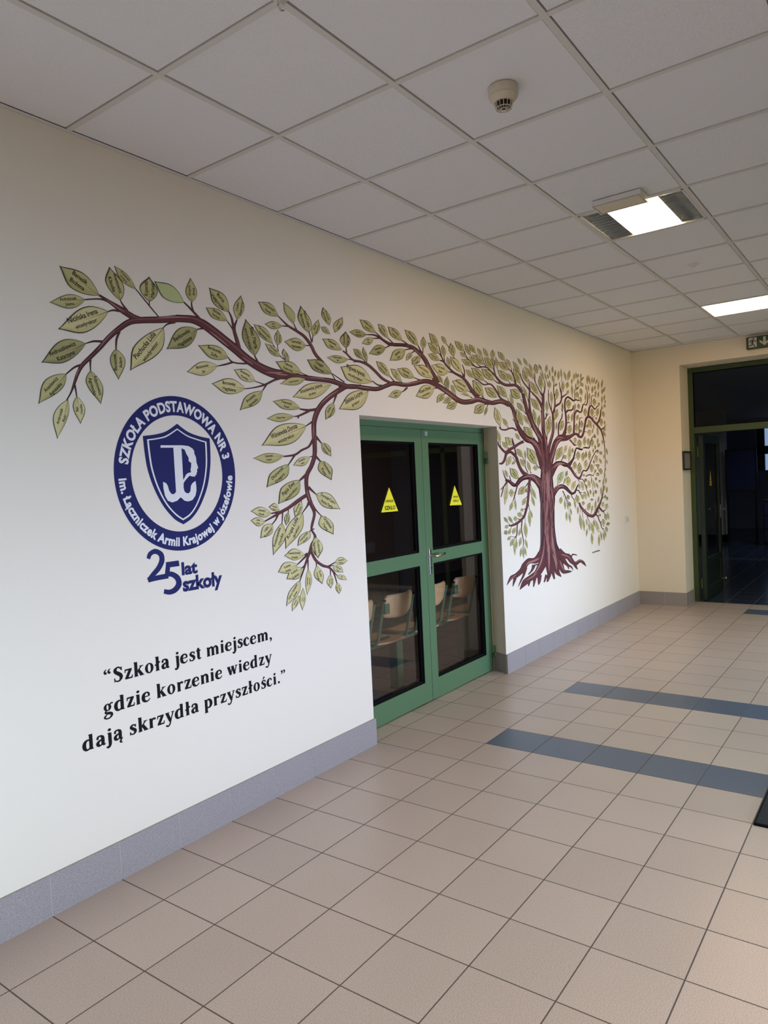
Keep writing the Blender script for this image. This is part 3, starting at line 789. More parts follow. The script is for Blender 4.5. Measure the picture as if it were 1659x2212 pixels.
((59607,16226,59147,16152,59494,16095,59260,16282),'*','d'),
]
BRANCHES=[
('drooping',[(9463,24449,9372,24287),(8811,24669,8694,24309),(7786,24561,7760,24222),(6833,24343,6827,24040),(5636,24121,5644,23839),(5010,23906,5120,23680),(4412,23454,4567,23289),(3957,23040,4116,22912),(3567,22607,3717,22492),(3084,22130,3218,22015),(2707,21756,2848,21664),(2488,21391,2628,21346),(2302,20911,2409,20883),(2156,20533,2216,20511),(1953,20202,1993,20183)]),
('drooping',[(5756,24138,5643,23890),(5387,24202,5228,23945),(4798,24427,4634,24199),(4295,24585,4199,24449),(3767,24770,3711,24689)]),
('drooping',[(4666,24266,4645,24168),(4331,24238,4332,24163),(4064,24099,4075,24065)]),
('drooping',[(4295,24565,4251,24459),(3787,24610,3773,24538),(3060,24447,3059,24396)]),
('drooping',[(5096,24336,4992,24256),(4873,24550,4806,24501),(4753,24703,4709,24674)]),
('drooping',[(6679,24323,6635,24287),(6180,24775,6132,24735),(5559,25346,5521,25314)]),
('drooping',[(6225,24742,6178,24734),(6236,24903,6189,24894)]),
('drooping',[(9218,24530,9089,24424),(8630,24955,8538,24874),(8166,25241,8108,25186)]),
('drooping',[(8776,24773,8700,24738),(8641,25091,8550,25057),(8628,25302,8555,25285)]),
('drooping',[(7553,24267,7589,24144),(7107,24064,7141,24005),(6869,23849,6899,23823)]),
('drooping',[(4551,23343,4660,23320),(4383,22986,4488,22981),(4348,22555,4412,22560)]),
('drooping',[(3794,22845,3782,22740),(3347,22794,3350,22711),(2973,22628,2981,22594)]),
('drooping',[(2763,21770,2792,21668),(2407,21615,2445,21549),(2020,21281,2050,21246)]),
('drooping',[(3090,21997,3202,22009),(3093,21743,3164,21752),(3100,21504,3146,21510)]),
('drooping',[(2321,20862,2417,20889),(2377,20622,2445,20639),(2411,20382,2455,20392)]),
('drooping',[(9685,24247,9679,24170),(9128,24164,9128,24089),(8817,24070,8824,24019)]),
('limb',[(7584,24224,7636,24550),(8416,24295,8522,24647),(8997,24192,9260,24586),(9618,23918,9973,24307),(10290,23578,10669,23965),(10986,23226,11386,23612),(11574,22905,11957,23283),(12269,22597,12614,23000),(13075,22332,13376,22790),(13947,22178,14142,22692),(14845,22217,14965,22699),(15749,22293,15840,22607),(16680,22295,16756,22590),(17642,22329,17714,22604),(18605,22307,18741,22611),(19620,22176,19774,22457),(20306,22132,20362,22406),(21427,22242,21439,22505)]),
('limb',[(11676,23255,11339,23155),(11458,23925,11205,23846),(11289,24439,11079,24410),(11460,24916,11382,24923)]),
('limb',[(11265,24337,11086,24287),(11137,24933,11005,24886),(10941,25245,10865,25208)]),
('limb',[(11165,24400,11076,24342),(10790,24750,10740,24717)]),
('limb',[(12865,22839,12733,22776),(12555,23242,12468,23200)]),
('limb',[(12132,22827,12123,22735),(11367,22749,11350,22669),(10943,22781,10886,22707),(10716,22942,10670,22907)]),
('limb',[(10974,22766,11000,22683),(10453,22598,10474,22514),(9965,22447,9973,22406)]),
('limb',[(14518,22375,14574,22230),(13823,22141,13878,22036),(13145,21840,13191,21745),(12424,21619,12439,21552),(11719,21476,11725,21431)]),
('limb',[(13234,21873,13356,21828),(12910,21458,12970,21435)]),
('limb',[(13142,21818,13112,21760),(12457,21919,12436,21879)]),
('limb',[(19856,22530,19777,22457),(18730,22928,18685,22886)]),
('limb',[(16839,22545,16796,22484),(16036,22704,16007,22661)]),
('upright',[(18065,23503,17831,23350),(17416,23929,17185,23801),(17072,24391,16838,24267),(16517,24830,16336,24691),(15870,25053,15739,24911),(15162,25236,15055,25135),(14438,25597,14388,25555)]),
('upright',[(15155,25192,15144,25105),(14688,25115,14682,25066)]),
('upright',[(15900,25012,15799,24966),(15640,25356,15573,25324)]),
('upright',[(16977,24370,16971,24293),(16512,24297,16508,24246)]),
('upright',[(17100,24516,16987,24481),(16894,25040,16820,25016)]),
('upright',[(17110,24567,17025,24563),(17181,24875,17115,24871)]),
('upright',[(14892,23229,14856,23197),(14400,23473,14350,23441),(13896,24044,13859,24024)]),
('upright',[(14305,23661,14253,23650),(14250,24007,14207,23997)]),
('upright',[(14849,23314,14825,23285),(14638,23381,14613,23352)]),
('hanging',[(19613,22304,19859,22057),(18701,21878,18960,21644),(17905,21431,18207,21226),(17327,20997,17690,20844),(16910,20504,17327,20419),(16668,19923,17084,19908),(16630,19304,17031,19324),(16649,18773,17031,18787),(16611,18126,16966,18097),(16331,17555,16658,17468),(15894,17019,16229,16953),(15813,16393,16124,16396),(15897,15775,16242,15819),(16119,15294,16440,15354),(16396,14780,16635,14776),(16186,14212,16398,14173),(16130,13858,16305,13871),(16375,13452,16593,13433),(16035,13045,16271,12965),(15823,12596,16022,12529),(15512,12099,15673,12042),(15261,11596,15368,11558),(15008,11148,15078,11121)]),
('hanging',[(15961,12658,16157,12706),(16336,12068,16529,12148),(16948,11673,17076,11801),(17459,11523,17576,11626),(17847,11237,17981,11265),(18141,10568,18223,10574)]),
('hanging',[(17450,11576,17383,11666),(18114,11770,18075,11822)]),
('hanging',[(16422,12109,16542,12095),(16418,11787,16498,11778)]),
('hanging',[(17613,11460,17717,11447),(17609,11138,17672,11130)]),
('hanging',[(17875,11304,17963,11334),(18169,11012,18222,11030)]),
('hanging',[(17581,11595,17565,11650),(17927,11619,17917,11654)]),
('hanging',[(15704,12254,15839,12242),(15724,11690,15792,11684)]),
('hanging',[(15808,12622,15939,12514),(15224,12276,15313,12201),(14869,12061,14918,12018)]),
('hanging',[(15450,11952,15519,11884),(15193,11822,15240,11776)]),
('hanging',[(15693,12625,15764,12541),(15490,12531,15530,12483)]),
('hanging',[(15953,15964,16100,15792),(15159,15653,15309,15487),(14397,15298,14528,15142),(13759,15076,13865,14927),(13233,14865,13303,14763),(12543,14609,12580,14553)]),
('hanging',[(13849,15087,13869,14974),(13100,15014,13112,14946)]),
('hanging',[(13550,14977,13710,14921),(13386,14668,13475,14625),(13106,14421,13159,14387)]),
('hanging',[(13905,15049,14030,15038),(13883,14746,13972,14737),(13844,14406,13906,14399)]),
('hanging',[(14360,15194,14469,15188),(14368,14944,14423,14940)]),
('hanging',[(15377,15647,15485,15671),(15473,15499,15537,15512)]),
('hanging',[(16031,15507,16253,15419),(15871,15237,15983,15182),(15499,14891,15551,14861)]),
('hanging',[(15976,17096,16152,16942),(15401,16726,15482,16654)]),
('hanging',[(16015,16232,16197,16352),(16709,15839,16766,15877)]),
('hanging',[(16156,15347,16373,15436),(16597,14947,16703,14995),(17070,14587,17125,14616)]),
('hanging',[(16744,17988,16923,18102),(17205,17731,17288,17784)]),
('hanging',[(16620,18075,16647,18012),(16354,18002,16370,17964)]),
('hanging',[(16864,19091,17072,19210),(17381,18771,17454,18812)]),
('hanging',[(16613,19012,16796,18942),(16270,18614,16385,18529),(15690,18416,15770,18316),(15118,18155,15165,18046),(14255,18046,14266,17965)]),
('hanging',[(15091,18131,15229,18070),(14793,17798,14882,17756),(14581,17581,14639,17551)]),
('hanging',[(16690,20032,16773,19947),(16180,19757,16221,19715)]),
('hanging',[(17178,20812,17200,20655),(16489,20700,16477,20553),(15751,20695,15729,20617)]),
('hanging',[(16492,20654,16568,20538),(15660,20336,15707,20241),(15267,20241,15277,20191)]),
('hanging',[(15636,20306,15731,20271),(15489,20133,15568,20104)]),
('hanging',[(18885,21718,19089,21690),(18643,21186,18734,21172)]),
('hanging',[(16436,13939,16464,13888),(16196,13896,16239,13834),(16027,13819,16063,13778)]),
('hanging',[(19446,22105,19348,22062),(18683,22911,18617,22880)]),
('arch',[(19539,21981,19446,22190),(20209,22147,20182,22416),(21050,22184,21119,22466),(22067,22172,22136,22458),(23184,22237,23142,22500),(24125,22512,23993,22759),(24982,22730,24979,23026),(26257,22746,26280,23031),(27548,22949,27465,23245),(28554,23171,28522,23482),(29350,23200,29562,23545),(30331,23006,30706,23350),(31665,22647,32112,22980),(32806,22238,33232,22585),(33979,22061,34138,22448),(35363,22187,35265,22564),(36444,22403,36480,22817),(37511,22334,37730,22724),(38982,22325,39013,22671),(40396,22527,40508,22908),(41705,22327,42118,22791)]),
('arch',[(24812,22929,24689,22788),(23860,23146,23664,22982),(23039,23573,22824,23421),(22304,23885,22134,23719),(21555,23987,21466,23837),(20769,24005,20662,23887),(20217,24293,20094,24198),(19821,24414,19747,24348)]),
('arch',[(21514,23962,21507,23862),(21006,23884,21004,23828),(20754,23834,20756,23798)]),
('arch',[(20219,24317,20063,24292),(20177,24582,20089,24568)]),
('arch',[(22229,23828,22105,23765),(21796,24145,21726,24108)]),
('arch',[(22174,23891,22070,23880),(22169,24016,22096,24008)]),
('arch',[(20625,23966,20608,23904),(20251,23942,20241,23905)]),
('arch',[(23968,22693,23926,22561),(23215,22671,23151,22582),(22623,22868,22563,22817)]),
('arch',[(25222,22962,25092,22892),(24629,23311,24556,23270)]),
('arch',[(26074,22991,26001,22948),(25929,23061,25874,23029)]),
('arch',[(28260,23416,28182,23320),(27460,23510,27417,23456)]),
('arch',[(26484,22781,26631,22707),(26129,22543,26228,22478),(25827,22396,25867,22358)]),
('arch',[(26296,22706,26448,22656),(26068,22488,26163,22456)]),
('arch',[(30714,23107,30713,22991),(29985,23004,29984,22946)]),
('arch',[(32011,22836,32046,22737),(31227,22663,31244,22614)]),
('arch',[(32457,22590,32576,22535),(32288,22465,32348,22438)]),
('arch',[(33500,22298,33555,22216),(33054,22168,33085,22120)]),
('arch',[(38273,22466,38314,22358),(37333,22281,37354,22228)]),
('arch',[(37993,22414,38249,22387),(37872,22168,37984,22156)]),
('arch',[(35539,22698,35456,22624),(35175,22748,35134,22711)]),
('arch',[(32289,22905,32217,22851),(31929,23004,31875,22963)]),
('arch',[(33076,22568,32986,22556),(33030,22729,32971,22721)]),
('arch',[(31395,23340,31332,23303),(31222,23407,31180,23383)]),
('fork',[(30791,23477,30004,23219),(30198,24020,29607,23806),(29672,24462,29142,24260),(29164,24980,28687,24767),(28501,25342,28121,25100),(27584,25660,27331,25401),(26531,25695,26444,25458),(25331,25572,25276,25341),(24692,25533,24545,25333),(23925,25693,23789,25554),(23141,25830,23084,25724),(22249,25715,22238,25658)]),
('fork',[(23978,25710,23851,25617),(23247,25989,23178,25937)]),
('fork',[(23696,25717,23696,25615),(22945,25573,22945,25516)]),
('fork',[(25251,25515,25128,25435),(24570,25823,24501,25778)]),
('fork',[(24742,25397,24821,25315),(24214,25146,24257,25100)]),
('fork',[(27164,25644,27023,25528),(26227,25892,26151,25828)]),
('fork',[(27437,25554,27473,25437),(26490,25296,26507,25239)]),
('fork',[(28747,25234,28509,25144),(28149,25789,28055,25753)]),
('fork',[(27587,25348,27665,25274),(27258,25187,27302,25145)]),
('fork',[(28712,25125,28532,25111),(28772,25610,28681,25603)]),
('fork',[(28444,25195,28553,25152),(28300,25078,28372,25049)]),
('spray',[(36779,22920,36175,22620),(35797,23319,35295,23101),(35002,23854,34611,23682),(34195,24213,33938,24032),(32989,24426,32788,24272),(32143,24728,31947,24616),(31446,25092,31289,24987),(30972,25095,30932,25036)]),
('spray',[(31858,24786,31675,24720),(31264,25371,31104,25322),(30916,26060,30821,26035)]),
('spray',[(31320,25314,31176,25248),(30896,25573,30813,25535)]),
('spray',[(31642,24963,31500,24941),(31581,25409,31496,25395)]),
('spray',[(31394,25039,31335,24965),(30943,25074,30902,25022)]),
('spray',[(32911,24403,32866,24295),(32073,24372,32048,24311)]),
('spray',[(32310,24584,32196,24581),(32345,24738,32274,24736)]),
('spray',[(34488,24123,34317,24107),(34542,24672,34356,24639),(34202,25112,34098,25083)]),
('spray',[(34524,23990,34347,23941),(34075,24529,33973,24499)]),
('spray',[(33182,25369,33059,25325),(32944,25576,32863,25546)]),
('spray',[(32357,26163,32270,26123),(32039,26371,31965,26337)]),
('spray',[(35732,23023,35639,22950),(34988,23189,34925,23138)]),
('spray',[(37551,22755,37386,22684),(36886,23096,36778,23048)]),
('canopy',[(34502,26139,34626,26175),(34748,25726,34909,25789),(35313,25463,35455,25538),(35950,25164,36090,25257),(36591,25072,36632,25184),(37382,25212,37391,25316),(38108,25235,38229,25346),(38689,25002,38879,25106),(39368,24724,39611,24843),(39884,24418,40197,24568),(40463,24176,40752,24374),(41292,24047,41438,24285),(42313,24109,42348,24348),(43144,24182,43320,24427),(43626,24047,44090,24266),(44189,23696,44760,23908)]),
('canopy',[(34856,25779,34800,25721),(34792,25779,34750,25736)]),
('canopy',[(37215,25280,37093,25199),(36455,25473,36373,25430),(35600,25965,35538,25936)]),
('canopy',[(36716,25173,36660,25098),(35725,25217,35692,25173)]),
('canopy',[(38247,25305,38087,25237),(37779,25557,37662,25521),(37495,26071,37419,26053)]),
('canopy',[(39686,24815,39458,24769),(39466,25282,39271,25245),(39388,25585,39239,25536),(38545,26050,38478,26021)]),
('canopy',[(39597,24841,39470,24811),(39258,25335,39164,25311)]),
('canopy',[(39536,25584,39420,25572),(39552,25970,39472,25951),(39224,26108,39173,26082)]),
('canopy',[(36653,26106,36588,26078),(36397,26262,36346,26240)]),
('canopy',[(40065,25339,39999,25325),(40030,25412,39965,25397)]),
('canopy',[(42680,25433,42548,25364),(42086,25638,41947,25587),(41452,26232,41355,26203)]),
('canopy',[(42713,25413,42516,25383),(42601,25742,42512,25729)]),
('canopy',[(43513,24470,43157,24396),(43143,24992,42900,24933),(42706,25434,42522,25363),(42124,25541,42068,25504)]),
('canopy',[(40625,24295,40583,24177),(39981,24266,39884,24166),(39352,24413,39278,24365)]),
('canopy',[(42476,24296,42371,24255),(41942,24587,41868,24557)]),
('canopy',[(43298,24487,43195,24443),(42913,24653,42855,24627)]),
('canopy',[(35864,24234,35937,24288),(36675,23996,36814,24099),(37461,23796,37529,23916),(38493,23935,38568,24065),(39042,23755,39273,23863),(39630,23353,39924,23453),(40008,23004,40315,23094)]),
('canopy',[(38426,24004,38310,23931),(37606,24239,37523,24186)]),
('canopy',[(36371,24149,36375,24098),(35621,24038,35623,24016)]),
('canopy',[(46428,24206,46221,24097),(45498,24495,45271,24396),(44779,24905,44553,24839),(44315,25455,44189,25425)]),
('canopy',[(46209,24062,46032,24043),(46080,25084,45962,25070)]),
('canopy',[(44555,24099,44446,24076),(44258,24519,44168,24498)]),
('canopy',[(34547,24228,34413,24172),(34161,24467,34064,24426)]),
('leader',[(43591,24183,43891,24292),(44245,23784,44567,23881),(44608,23362,44956,23434),(44841,22870,45229,22928),(45024,22106,45508,22166)]),
('leader',[(44361,23645,44936,23749),(44720,22854,45376,22966),(45104,22046,45801,22182),(45684,21396,46462,21574),(46258,20727,47151,20964),(47034,20197,48089,20460),(47515,19643,48721,19770),(47521,18820,48761,18888),(47751,17957,48992,18045),(48099,17277,49137,17351)]),
('leader',[(45887,23790,46200,23814),(45770,22954,46162,22985),(45762,22325,46251,22377),(45902,21702,46487,21777),(46143,21130,46729,21207)]),
('leader',[(46064,22181,45693,22158),(46082,22968,45761,22945),(46081,23488,45797,23472),(46272,24079,45962,24059),(46223,24552,46037,24530),(46065,25035,45979,25022)]),
('leader',[(46261,24090,46031,24001),(45622,24395,45443,24327),(45028,24722,44895,24678),(44523,25110,44403,25073),(44182,25405,44094,25380)]),
('leader',[(46033,24023,46202,24116),(46857,23770,47075,23867),(47433,23444,47708,23537),(48029,23063,48327,23143),(48435,22610,48749,22677),(48702,22334,48955,22385)]),
('leader',[(45974,24402,45890,24385),(45724,24797,45664,24784)]),
('leader',[(45852,22958,45743,22939),(45627,23358,45555,23345)]),
('leader',[(44895,23036,44836,22998),(44250,23193,44206,23165)]),
('leader',[(44861,25970,44940,25992),(45165,25664,45238,25690),(45977,25308,45997,25316)]),
('leader',[(44533,24156,44454,24137),(44234,24489,44167,24472)]),
('leader',[(45920,23063,45734,23023),(45667,23329,45555,23305)]),
('leader',[(44906,22799,44783,22750),(44166,23148,44091,23117)]),
('leader',[(45779,21795,45636,21718),(45210,21963,45084,21904),(44718,22171,44630,22134)]),
('leader',[(46440,20758,46347,20699),(45953,20863,45876,20833),(45764,21057,45674,21037)]),
('leader',[(46917,19766,46778,19712),(46416,19975,46325,19939)]),
('leader',[(47843,20557,47620,20533),(47673,20907,47551,20894)]),
('leader',[(47465,20801,47332,20773),(47116,21140,47040,21124)]),
('leader',[(48517,22301,48404,22256),(48096,22461,48032,22435)]),
('mast',[(48769,24007,49318,24049),(48657,23148,49267,23181),(48429,22277,49122,22315),(48421,21417,49177,21462),(48371,20551,49168,20610),(48615,19906,49434,19980),(48772,19066,49643,19102),(48637,18211,49614,18226),(48614,17303,49677,17318)]),
('mast',[(46581,23796,46790,23905),(47515,23487,47801,23601),(48238,22997,48622,23092),(48543,22515,48950,22587)]),
('mast',[(49159,22350,48627,22321),(49204,23172,48737,23137),(49187,23704,48724,23688),(49424,24123,49100,24129),(49620,24559,49386,24548),(49631,25032,49463,25009),(49336,25635,49205,25609),(48975,26155,48872,26132)]),
('mast',[(49088,23769,48762,23673),(48460,24170,48222,24103),(47892,24627,47713,24578),(47469,24981,47311,24952),(47432,25583,47272,25564),(47391,25791,47289,25778)]),
('mast',[(47476,24932,47358,24899),(47130,25202,47059,25182)]),
('mast',[(47535,24906,47422,24883),(46991,25780,46929,25767)]),
('mast',[(48819,23825,48653,23806),(48709,24370,48603,24357)]),
('mast',[(48890,23438,48770,23394),(48601,23579,48493,23539),(47989,23864,47925,23840)]),
('mast',[(49347,24545,49254,24530),(49118,25068,49052,25056)]),
('mast',[(49440,21622,49139,21646),(49706,21997,49472,21992),(49516,22256,49391,22237)]),
('mast',[(49725,21934,49551,21973),(50155,22224,50032,22251)]),
('mast',[(49582,19695,49370,19695),(49680,20262,49551,20262)]),
('mast',[(49706,21997,49579,21996),(49815,22359,49730,22359)]),
('bough',[(51531,24211,51778,24239),(51618,23556,51899,23579),(51461,22895,51814,22896),(50966,22340,51426,22340),(50881,21706,51392,21733),(50844,21093,51421,21111),(50654,20445,51261,20423),(50130,19789,50778,19734),(49630,19117,50282,19074),(49349,18452,50008,18426),(49032,17585,49730,17554)]),
('bough',[(50318,24125,50448,24133),(50200,23459,50330,23475),(50625,22648,50839,22684),(50927,22134,51207,22180)]),
('bough',[(50904,22515,50704,22478),(50520,22987,50352,22959),(50300,23519,50128,23502),(50356,24209,50204,24198),(50367,24541,50257,24532)]),
('bough',[(50930,22587,50763,22577),(50960,23186,50849,23179)]),
('bough',[(49949,25269,50070,25291),(50217,24745,50312,24761)]),
('bough',[(51640,22478,51291,22477),(51874,23058,51520,23045),(51858,23626,51645,23604),(51635,24311,51436,24288),(51681,24786,51482,24770),(51680,25220,51567,25210)]),
('bough',[(51781,23623,51728,23664),(52212,23742,52171,23774)]),
('bough',[(51672,24876,51584,24911),(51916,24987,51854,25012)]),
('bough',[(51793,22885,51514,23043),(52563,23137,52287,23281),(53207,23384,52842,23451),(53602,23876,53267,23870),(53549,24320,53256,24279),(53241,24721,53058,24694),(53060,25442,52944,25427)]),
('bough',[(53582,23902,53372,23965),(54069,24131,53893,24209),(54413,24206,54312,24305)]),
('bough',[(53603,25458,53500,25450),(53659,25806,53585,25801)]),
('bough',[(53667,23921,53406,24026),(54323,24201,54139,24289),(54880,24388,54778,24451)]),
('bough',[(53506,23859,53165,23839),(53548,24495,53340,24468),(53146,25014,52998,24989),(53020,25438,52927,25425)]),
('bough',[(51370,21691,51445,21641),(51085,21611,51160,21562)]),
('crown',[(54672,20204,54496,19789),(53725,20316,53571,19722),(52384,20267,53051,19720),(51219,19755,52325,19472),(50584,19186,51746,19042),(50070,18505,51248,18388),(49517,17843,50802,17729),(49121,17097,50407,16993)]),
('crown',[(52512,19903,52214,19889),(52487,20707,52167,20696),(52661,21370,52353,21389),(53390,21942,53117,21965),(53588,22416,53358,22417)]),
('crown',[(53627,22517,53443,22485),(53287,22897,53196,22881)]),
('crown',[(53586,22541,53396,22530),(53560,22760,53465,22755)]),
('crown',[(53918,19992,52777,20130),(54311,20649,53645,20694),(54589,21395,54086,21387),(54586,22154,54138,22119),(54386,22888,53999,22854),(54402,23544,54018,23535),(54774,23943,54407,24005),(55066,24036,55119,24207),(55646,23939,55902,24100),(56500,23767,56625,23962),(57190,23936,57188,24070),(57774,23908,57838,24027),(58437,23983,58442,24038)]),
('crown',[(54575,22494,54229,22601),(55065,22721,54861,22885),(55717,22763,55598,22922),(56447,23007,56109,23052),(56488,23419,56346,23416)]),
('crown',[(54549,21441,54431,21503),(54856,21535,54829,21626),(55470,21545,55494,21595)]),
('crown',[(54996,21549,54878,21544),(54994,21726,54915,21722)]),
('crown',[(56987,23931,56761,23916),(57030,24566,56844,24552),(57058,24936,56893,24951),(57703,25077,57514,25141),(58219,25413,58102,25435),(58473,25577,58406,25589)]),
('crown',[(57099,24940,56954,24956),(57238,25071,57148,25081)]),
('crown',[(58455,25863,58377,25881),(59158,26188,59012,26219),(59630,26479,59562,26492)]),
('crown',[(57982,24057,57856,24048),(58033,24675,57930,24675),(58379,24769,58339,24793)]),
('crown',[(56263,24139,56110,24146),(56371,24302,56275,24306)]),
('crown',[(52175,19688,52046,20079),(53307,19694,53176,20275),(54525,19800,54273,20303),(55589,20078,55210,20378),(56338,20316,56107,20566),(56919,20381,57172,20628),(57432,20172,57861,20409),(58428,20121,58115,20338),(59116,20529,58558,20587),(59480,21110,58953,21129),(59875,21795,59346,21814),(60261,22208,59707,22304),(60650,22308,60678,22588),(61196,22226,61676,22426),(61837,21948,62339,22118),(62605,21688,63136,21876),(63284,21446,63810,21599),(64005,21131,64443,21220),(64596,20630,64949,20676),(64960,20098,65201,20122)]),
('crown',[(56504,20425,55938,20420),(56623,21099,56156,21089),(56720,21867,56313,21857),(56954,22509,56515,22534),(57489,22800,57287,23004),(58058,22698,58154,22876),(58830,22867,58461,22921),(59083,23332,58723,23345),(59350,23620,59167,23727),(60094,23585,59935,23699),(60526,23943,60222,23942),(60665,24640,60443,24620),(60379,25416,60226,25392),(60053,25764,59968,25747)]),
('crown',[(56618,22477,56434,22467),(56644,23051,56522,23043)]),
('crown',[(57172,22838,57071,22782),(56802,22903,56739,22869)]),
('crown',[(59704,23766,59481,23781),(59894,24002,59772,24010)]),
('crown',[(57787,20448,57536,20443),(57900,21149,57669,21143),(58010,21732,57781,21730),(58243,22149,58056,22188),(58921,22257,58885,22308)]),
('crown',[(60838,22529,60285,22516),(60978,23048,60474,23050),(61327,23478,60887,23543),(61583,23587,61789,23746),(62527,23272,62609,23438),(63406,23648,63194,23720),(63807,23779,63757,23812)]),
('crown',[(61579,23618,61330,23606),(61670,24184,61468,24179),(62002,24752,61822,24786),(62674,24754,62757,24819),(63132,24642,63201,24670)]),
('crown',[(61013,23465,60856,23455),(61038,24206,60937,24199)]),
('crown',[(61976,22304,61798,22309),(62092,22498,61953,22532),(62692,22656,62650,22683)]),
('crown',[(63239,21701,62727,21790),(63961,22165,63507,22211),(64484,22789,64061,22795),(64621,23332,64278,23347),(65010,23517,64894,23552)]),
('crown',[(64679,23351,64534,23346),(64881,24132,64784,24128)]),
('crown',[(64049,21133,63923,21243),(64799,21274,64641,21361),(65550,21536,65403,21573),(66099,21888,66036,21898)]),
('crown',[(59047,20821,59116,20899),(59976,20766,60021,20817)]),
('crown',[(59359,21287,59327,21339),(59960,21375,59939,21408)]),
('crown',[(57532,20491,57390,20542),(58102,20733,58016,20763)]),
('crown',[(53813,20310,53602,20424),(54445,20551,54359,20597)]),
('crown',[(53904,20686,53857,20651),(53523,20744,53486,20716)]),
('crown',[(54949,19838,55287,19953),(55567,19585,55855,19685),(56314,19280,56518,19425),(56971,19397,56936,19446)]),
('crown',[(63140,21521,63533,21643),(64051,21145,64511,21233),(64666,20413,64989,20447),(65108,19478,65362,19492),(65210,18396,65414,18400),(65172,17311,65350,17308),(64818,16229,64968,16222),(64302,15158,64501,15146),(64038,14305,64334,14282),(63506,13600,63843,13562)]),
('crown',[(64748,20196,64988,20233),(65056,19909,65254,19970),(65644,19885,65680,19929)]),
('crown',[(64489,21154,64323,21232),(65387,21416,65238,21468),(65887,21671,65809,21689)]),
('shelf',[(49931,15738,48494,15958),(50687,16347,48960,16719),(51491,16977,50387,17325),(52007,17288,51439,17681),(52624,17365,52760,17751),(53505,17194,53817,17611),(54835,17194,54492,17523),(55600,17591,55020,17747),(56076,17948,55644,18020),(56417,18363,56012,18398),(56652,18756,56278,18802),(56973,18987,56863,19138),(57817,18856,57940,19055),(58587,18891,58601,19038)]),
('shelf',[(58683,19056,58644,19143),(59342,19072,59337,19244),(60478,19084,60248,19221),(60854,19481,60633,19499),(61107,19903,60931,19919),(61616,20275,61438,20323),(62218,20417,62167,20453)]),
('shelf',[(54102,17168,54806,17397),(54955,16851,55518,16999),(55555,16462,56086,16589),(56296,16074,56747,16241),(57303,15845,57206,16123),(58020,16172,57624,16258),(58361,16538,58014,16608),(58718,16702,58583,16839),(59404,16647,59232,16798),(60086,16925,59735,17001),(60572,17351,60253,17396),(61050,17810,60795,17849),(61797,18355,61570,18396),(62534,18777,62354,18829),(63219,18989,63163,19016)]),
('shelf',[(56232,16378,56118,16425),(56706,16559,56633,16588)]),
('shelf',[(56221,17978,56132,18031),(56635,18098,56585,18128)]),
('shelf',[(55244,16980,55139,17028),(55703,17144,55644,17171)]),
('shelf',[(57423,15813,57386,15909),(57965,15852,58051,15925),(58447,15661,58632,15687),(59056,14876,59207,14889),(59696,14159,59783,14166)]),
('shelf',[(56837,15811,56995,15851),(57539,15463,57628,15486)]),
('shelf',[(59127,16114,59055,16192),(60302,16239,60302,16355),(61490,16121,61537,16168)]),
('shelf',[(61355,16204,61215,16235),(61791,16476,61710,16494)]),
('shelf',[(60603,16290,60695,16294),(60962,15241,61055,15243),(61220,14146,61278,14147)]),
('shelf',[(61651,17194,61597,17249),(62347,17297,62476,17348),(63005,16752,63158,16779),(63865,16299,63928,16312)]),
('shelf',[(51464,17561,51332,17561),(51469,17861,51384,17861)]),
('shelf',[(52760,17690,52556,17731),(53216,18046,53046,18062),(53312,18551,53244,18553)]),
('shelf',[(54651,17551,54510,17556),(54693,17766,54612,17769)]),
('lower',[(49655,13317,48221,13573),(50516,14049,48786,14460),(51181,14604,50236,14937),(51906,14978,51279,15329),(52573,15064,52560,15490),(53285,14990,53792,15277),(54037,14701,54583,14898),(54979,14380,55218,14617),(56022,14461,55644,14639),(56477,14815,56094,14889),(56910,15297,56712,15331)]),
('lower',[(56390,14731,56485,14843),(56916,14664,57121,14752),(57241,14446,57403,14547),(58028,14445,58033,14498)]),
('lower',[(53083,15370,52951,15387),(53491,15897,53338,15914),(53597,16149,53519,16156)]),
('lower',[(51553,15152,51403,15163),(51680,15583,51586,15589)]),
('lower',[(52692,14811,52941,14850),(53170,14417,53371,14445),(53736,13854,53892,13884),(54463,13556,54523,13575)]),
('lower',[(53082,14484,53171,14465),(52775,14226,52837,14213)]),
('lower',[(53322,14352,53441,14347),(53282,13893,53351,13889)]),
('lower',[(53666,13834,53755,13836),(53916,13164,53976,13166),(54268,12524,54308,12525)]),
('lower',[(54053,13620,54131,13627),(54516,13015,54565,13019)]),
('lower',[(54874,14474,55114,14490),(55171,14023,55350,14058),(55796,13901,55850,13942)]),
('lower',[(55425,13986,55543,13997),(55712,13681,55781,13687)]),
('lower',[(56945,14709,57204,14744),(57552,14214,57691,14234),(57890,14003,57967,14016)]),
('trailing',[(56885,13491,57236,13517),(57105,13023,57689,13108),(57843,12589,58406,12736),(58689,12187,59274,12387),(59673,11854,60051,12119),(60907,11729,60657,12046),(61947,11990,61317,12185),(62477,12412,61829,12551),(62994,12722,62347,12865),(63457,13105,62938,13199),(63918,13616,63568,13670),(64371,14172,64229,14192)]),
('trailing',[(62481,12718,62976,12821),(63278,12307,63694,12423),(64117,12123,64069,12280),(64847,12336,64763,12378)]),
('trailing',[(63887,13564,63715,13631),(64627,13815,64531,13852)]),
('trailing',[(63851,12212,64090,12248),(64575,11796,64663,11808)]),
('trailing',[(58575,12590,58443,12651),(59121,12766,59054,12796)]),
('trailing',[(60284,12059,60150,12078),(60523,12401,60445,12412)]),
('trailing',[(61339,12145,61222,12157),(61478,12517,61396,12524)]),
